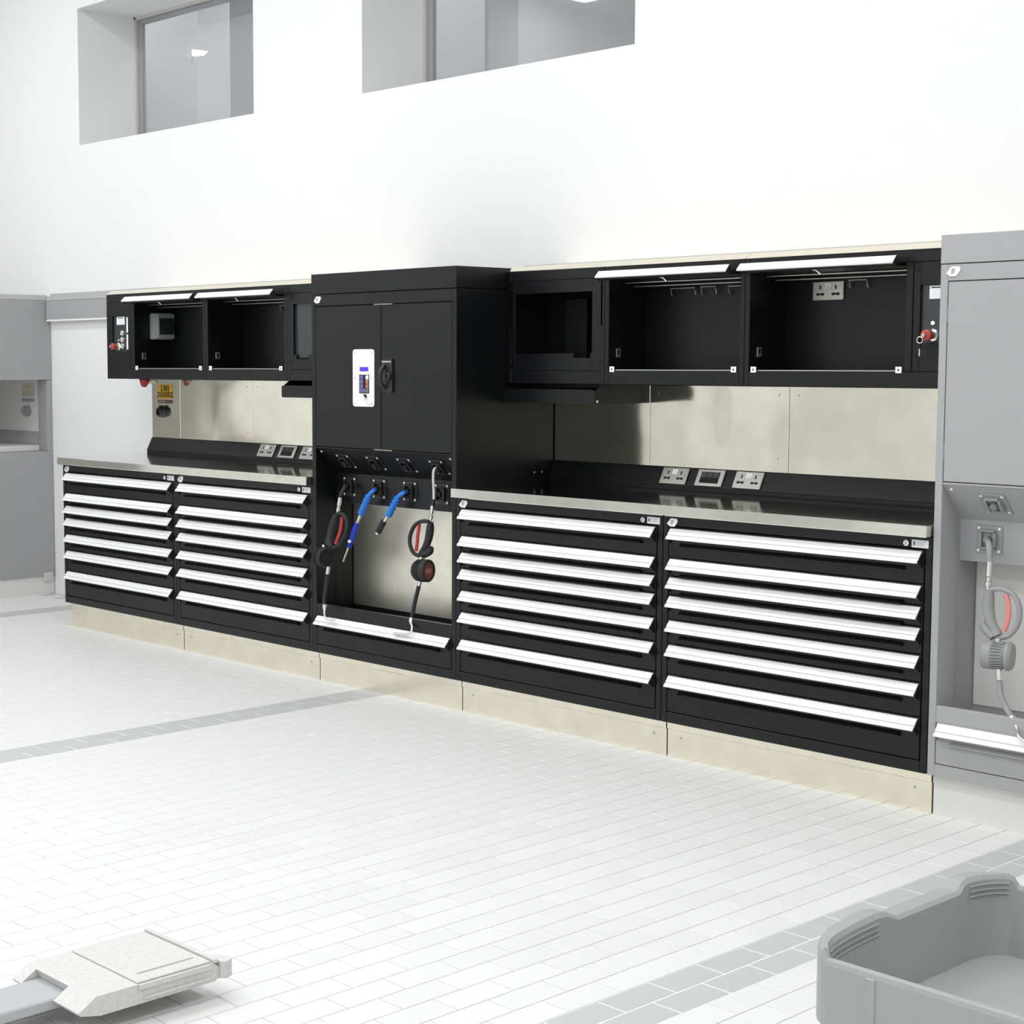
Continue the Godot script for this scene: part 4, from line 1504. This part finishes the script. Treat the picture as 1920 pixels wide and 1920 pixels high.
# ------------------------------------------------------------------ bin
func bin_ring(ix: float, iz: float, y: float, bump: float, n := 12) -> Array:
	# outline of the bin set in by ix and iz; the corners facing the wall and the room differ in length
	var w := 1.0
	var d := 0.745
	var R := [Vector2(0.12, 0.14), Vector2(0.10, 0.34), Vector2(0.12, 0.15), Vector2(0.12, 0.14)]
	var out := []
	for k in 4:
		var rx: float = maxf(R[k].x - ix, 0.02)
		var rz: float = maxf(R[k].y - iz, 0.02)
		var cx := w - ix - rx if k in [0, 3] else ix + rx
		var cz := d - iz - rz if k in [0, 1] else iz + rz
		for i in n + 1:
			var f := float(i) / n
			var a := PI / 2 * (k + f)
			var b := smoothstep(0.0, 0.12, f) * smoothstep(0.0, 0.12, 1.0 - f)
			out.append(Vector3(cx + cos(a) * rx, y + bump * b, cz + sin(a) * rz))
	return out

func loft(st: SurfaceTool, rings: Array) -> void:
	for i in rings.size() - 1:
		var a: Array = rings[i]
		var b: Array = rings[i + 1]
		var n := a.size()
		for k in n:
			var j := (k + 1) % n
			var nn: Vector3 = (a[j] - a[k]).cross(b[k] - a[k])
			if nn.length() < 1e-9:
				nn = (b[j] - b[k]).cross(b[k] - a[k])
			nn = -nn.normalized()
			for p in [a[k], b[j], b[k], a[k], a[j], b[j]]:
				st.set_normal(nn)
				st.add_vertex(p)

func make_bin() -> void:
	var t = thing("storage_bin", "large pale grey plastic bin with raised rounded corners at bottom right", "bin", V(7.0, 0.0, 1.79))
	var d := 0.745
	var y := 0.43
	var st = S()
	var rings := []
	rings.append(bin_ring(0.03, 0.03, 0.0, 0.0))
	rings.append(bin_ring(0.014, 0.014, y - 0.150, 0.0))
	rings.append(bin_ring(0.0, 0.0, y - 0.135, 0.0))
	rings.append(bin_ring(0.0, 0.0, y - 0.012, 0.020))
	rings.append(bin_ring(0.005, 0.003, y - 0.003, 0.022))
	rings.append(bin_ring(0.014, 0.006, y, 0.023))
	rings.append(bin_ring(0.046, 0.014, y, 0.023))
	rings.append(bin_ring(0.054, 0.018, y - 0.008, 0.021))
	rings.append(bin_ring(0.060, 0.024, y - 0.07, 0.0))
	rings.append(bin_ring(0.070, 0.036, 0.27, 0.0))
	loft(st, rings)
	part("tub", st, M.bin, t)
	st = S()
	var fl := []
	for p in bin_ring(0.068, 0.034, 0.27, 0.0):
		fl.append(Vector2(p.x, p.z))
	prism(st, fl, 1, 0.255, 0.2705)
	part("bin_floor", st, M.bin, t)
	# stacking ribs inside the two corners in view
	for c in [1, 2]:
		for k in 3:
			var ring := bin_ring(0.056 + k * 0.0015, 0.020 + k * 0.002, y + 0.003 - k * 0.011, 0.0)
			var pts: Array = ring.slice(c * 13 + 2, c * 13 + 11)
			st = S()
			tube(st, pts, 0.0022, 6)
			part("rib", st, M.bin, t)
	st = S()
	cbox(st, Vector3(0.19, 0.05, d - 0.02), Vector3(0.212, y - 0.012, d + 0.003), 0.002)
	part("side_rib", st, M.bin, t)

# ------------------------------------------------------------------ lift arm
func make_lift_arm() -> void:
	var t = thing("lift_arm", "pale vehicle lift arm with a flat pad low over the floor tiles", "lift arm", V(5.41, 0.0, 3.11))
	var st = S()
	# body of the pad: long side towards the camera, chamfered nose
	prism(st, [Vector2(-0.20, 0.058), Vector2(-0.185, 0.050), Vector2(0.155, 0.050), Vector2(0.21, 0.062), Vector2(0.215, 0.070), Vector2(0.165, 0.1), Vector2(-0.18, 0.1), Vector2(-0.20, 0.085)], 0, -0.16, -0.115)
	prism(st, [Vector2(-0.20, 0.058), Vector2(-0.185, 0.050), Vector2(0.155, 0.050), Vector2(0.21, 0.062), Vector2(0.215, 0.070), Vector2(0.165, 0.1), Vector2(-0.18, 0.1), Vector2(-0.20, 0.085)], 0, 0.04, 0.155)
	prism(st, [Vector2(-0.20, 0.058), Vector2(-0.185, 0.050), Vector2(0.155, 0.050), Vector2(0.172, 0.096), Vector2(0.165, 0.1), Vector2(-0.18, 0.1), Vector2(-0.20, 0.085)], 0, -0.115, 0.04)
	part("pad_body", st, M.pad, t)
	st = S()
	cbox(st, Vector3(-0.155, 0.1, -0.175), Vector3(0.152, 0.1055, 0.045), 0.002)
	var pl = part("top_plate", st, M.pad, t)
	st = S()
	cbox(st, Vector3(-0.16, 0.098, -0.196), Vector3(0.158, 0.1085, -0.182), 0.002)
	part("end_lip", st, M.pad, t)
	st = S()
	cbox(st, Vector3(0.10, 0.1055, -0.155), Vector3(0.106, 0.109, 0.015), 0.001)
	part("slot_rib", st, M.pad, pl)
	st = S()
	cbox(st, Vector3(0.155, 0.058, -0.17), Vector3(0.159, 0.066, 0.03), 0.001)
	cbox(st, Vector3(0.155, 0.086, -0.17), Vector3(0.161, 0.1, 0.045), 0.001)
	part("side_rails", st, M.pad, t)
	st = S()
	prism(st, [Vector2(0.105, -0.200), Vector2(0.160, -0.200), Vector2(0.170, -0.212), Vector2(0.160, -0.236), Vector2(0.145, -0.240), Vector2(0.105, -0.225)], 1, 0.056, 0.100)
	part("corner_lug", st, M.pad, t)
	st = S()
	cbox(st, Vector3(-0.112, 0.045, 0.15), Vector3(0.037, 0.074, 1.6), 0.004)
	part("arm_bar", st, M.arm, t)
	st = S()
	cbox(st, Vector3(-0.16, 0.0, 1.55), Vector3(0.09, 0.12, 1.85), 0.006)
	part("pivot_block", st, M.arm, t)
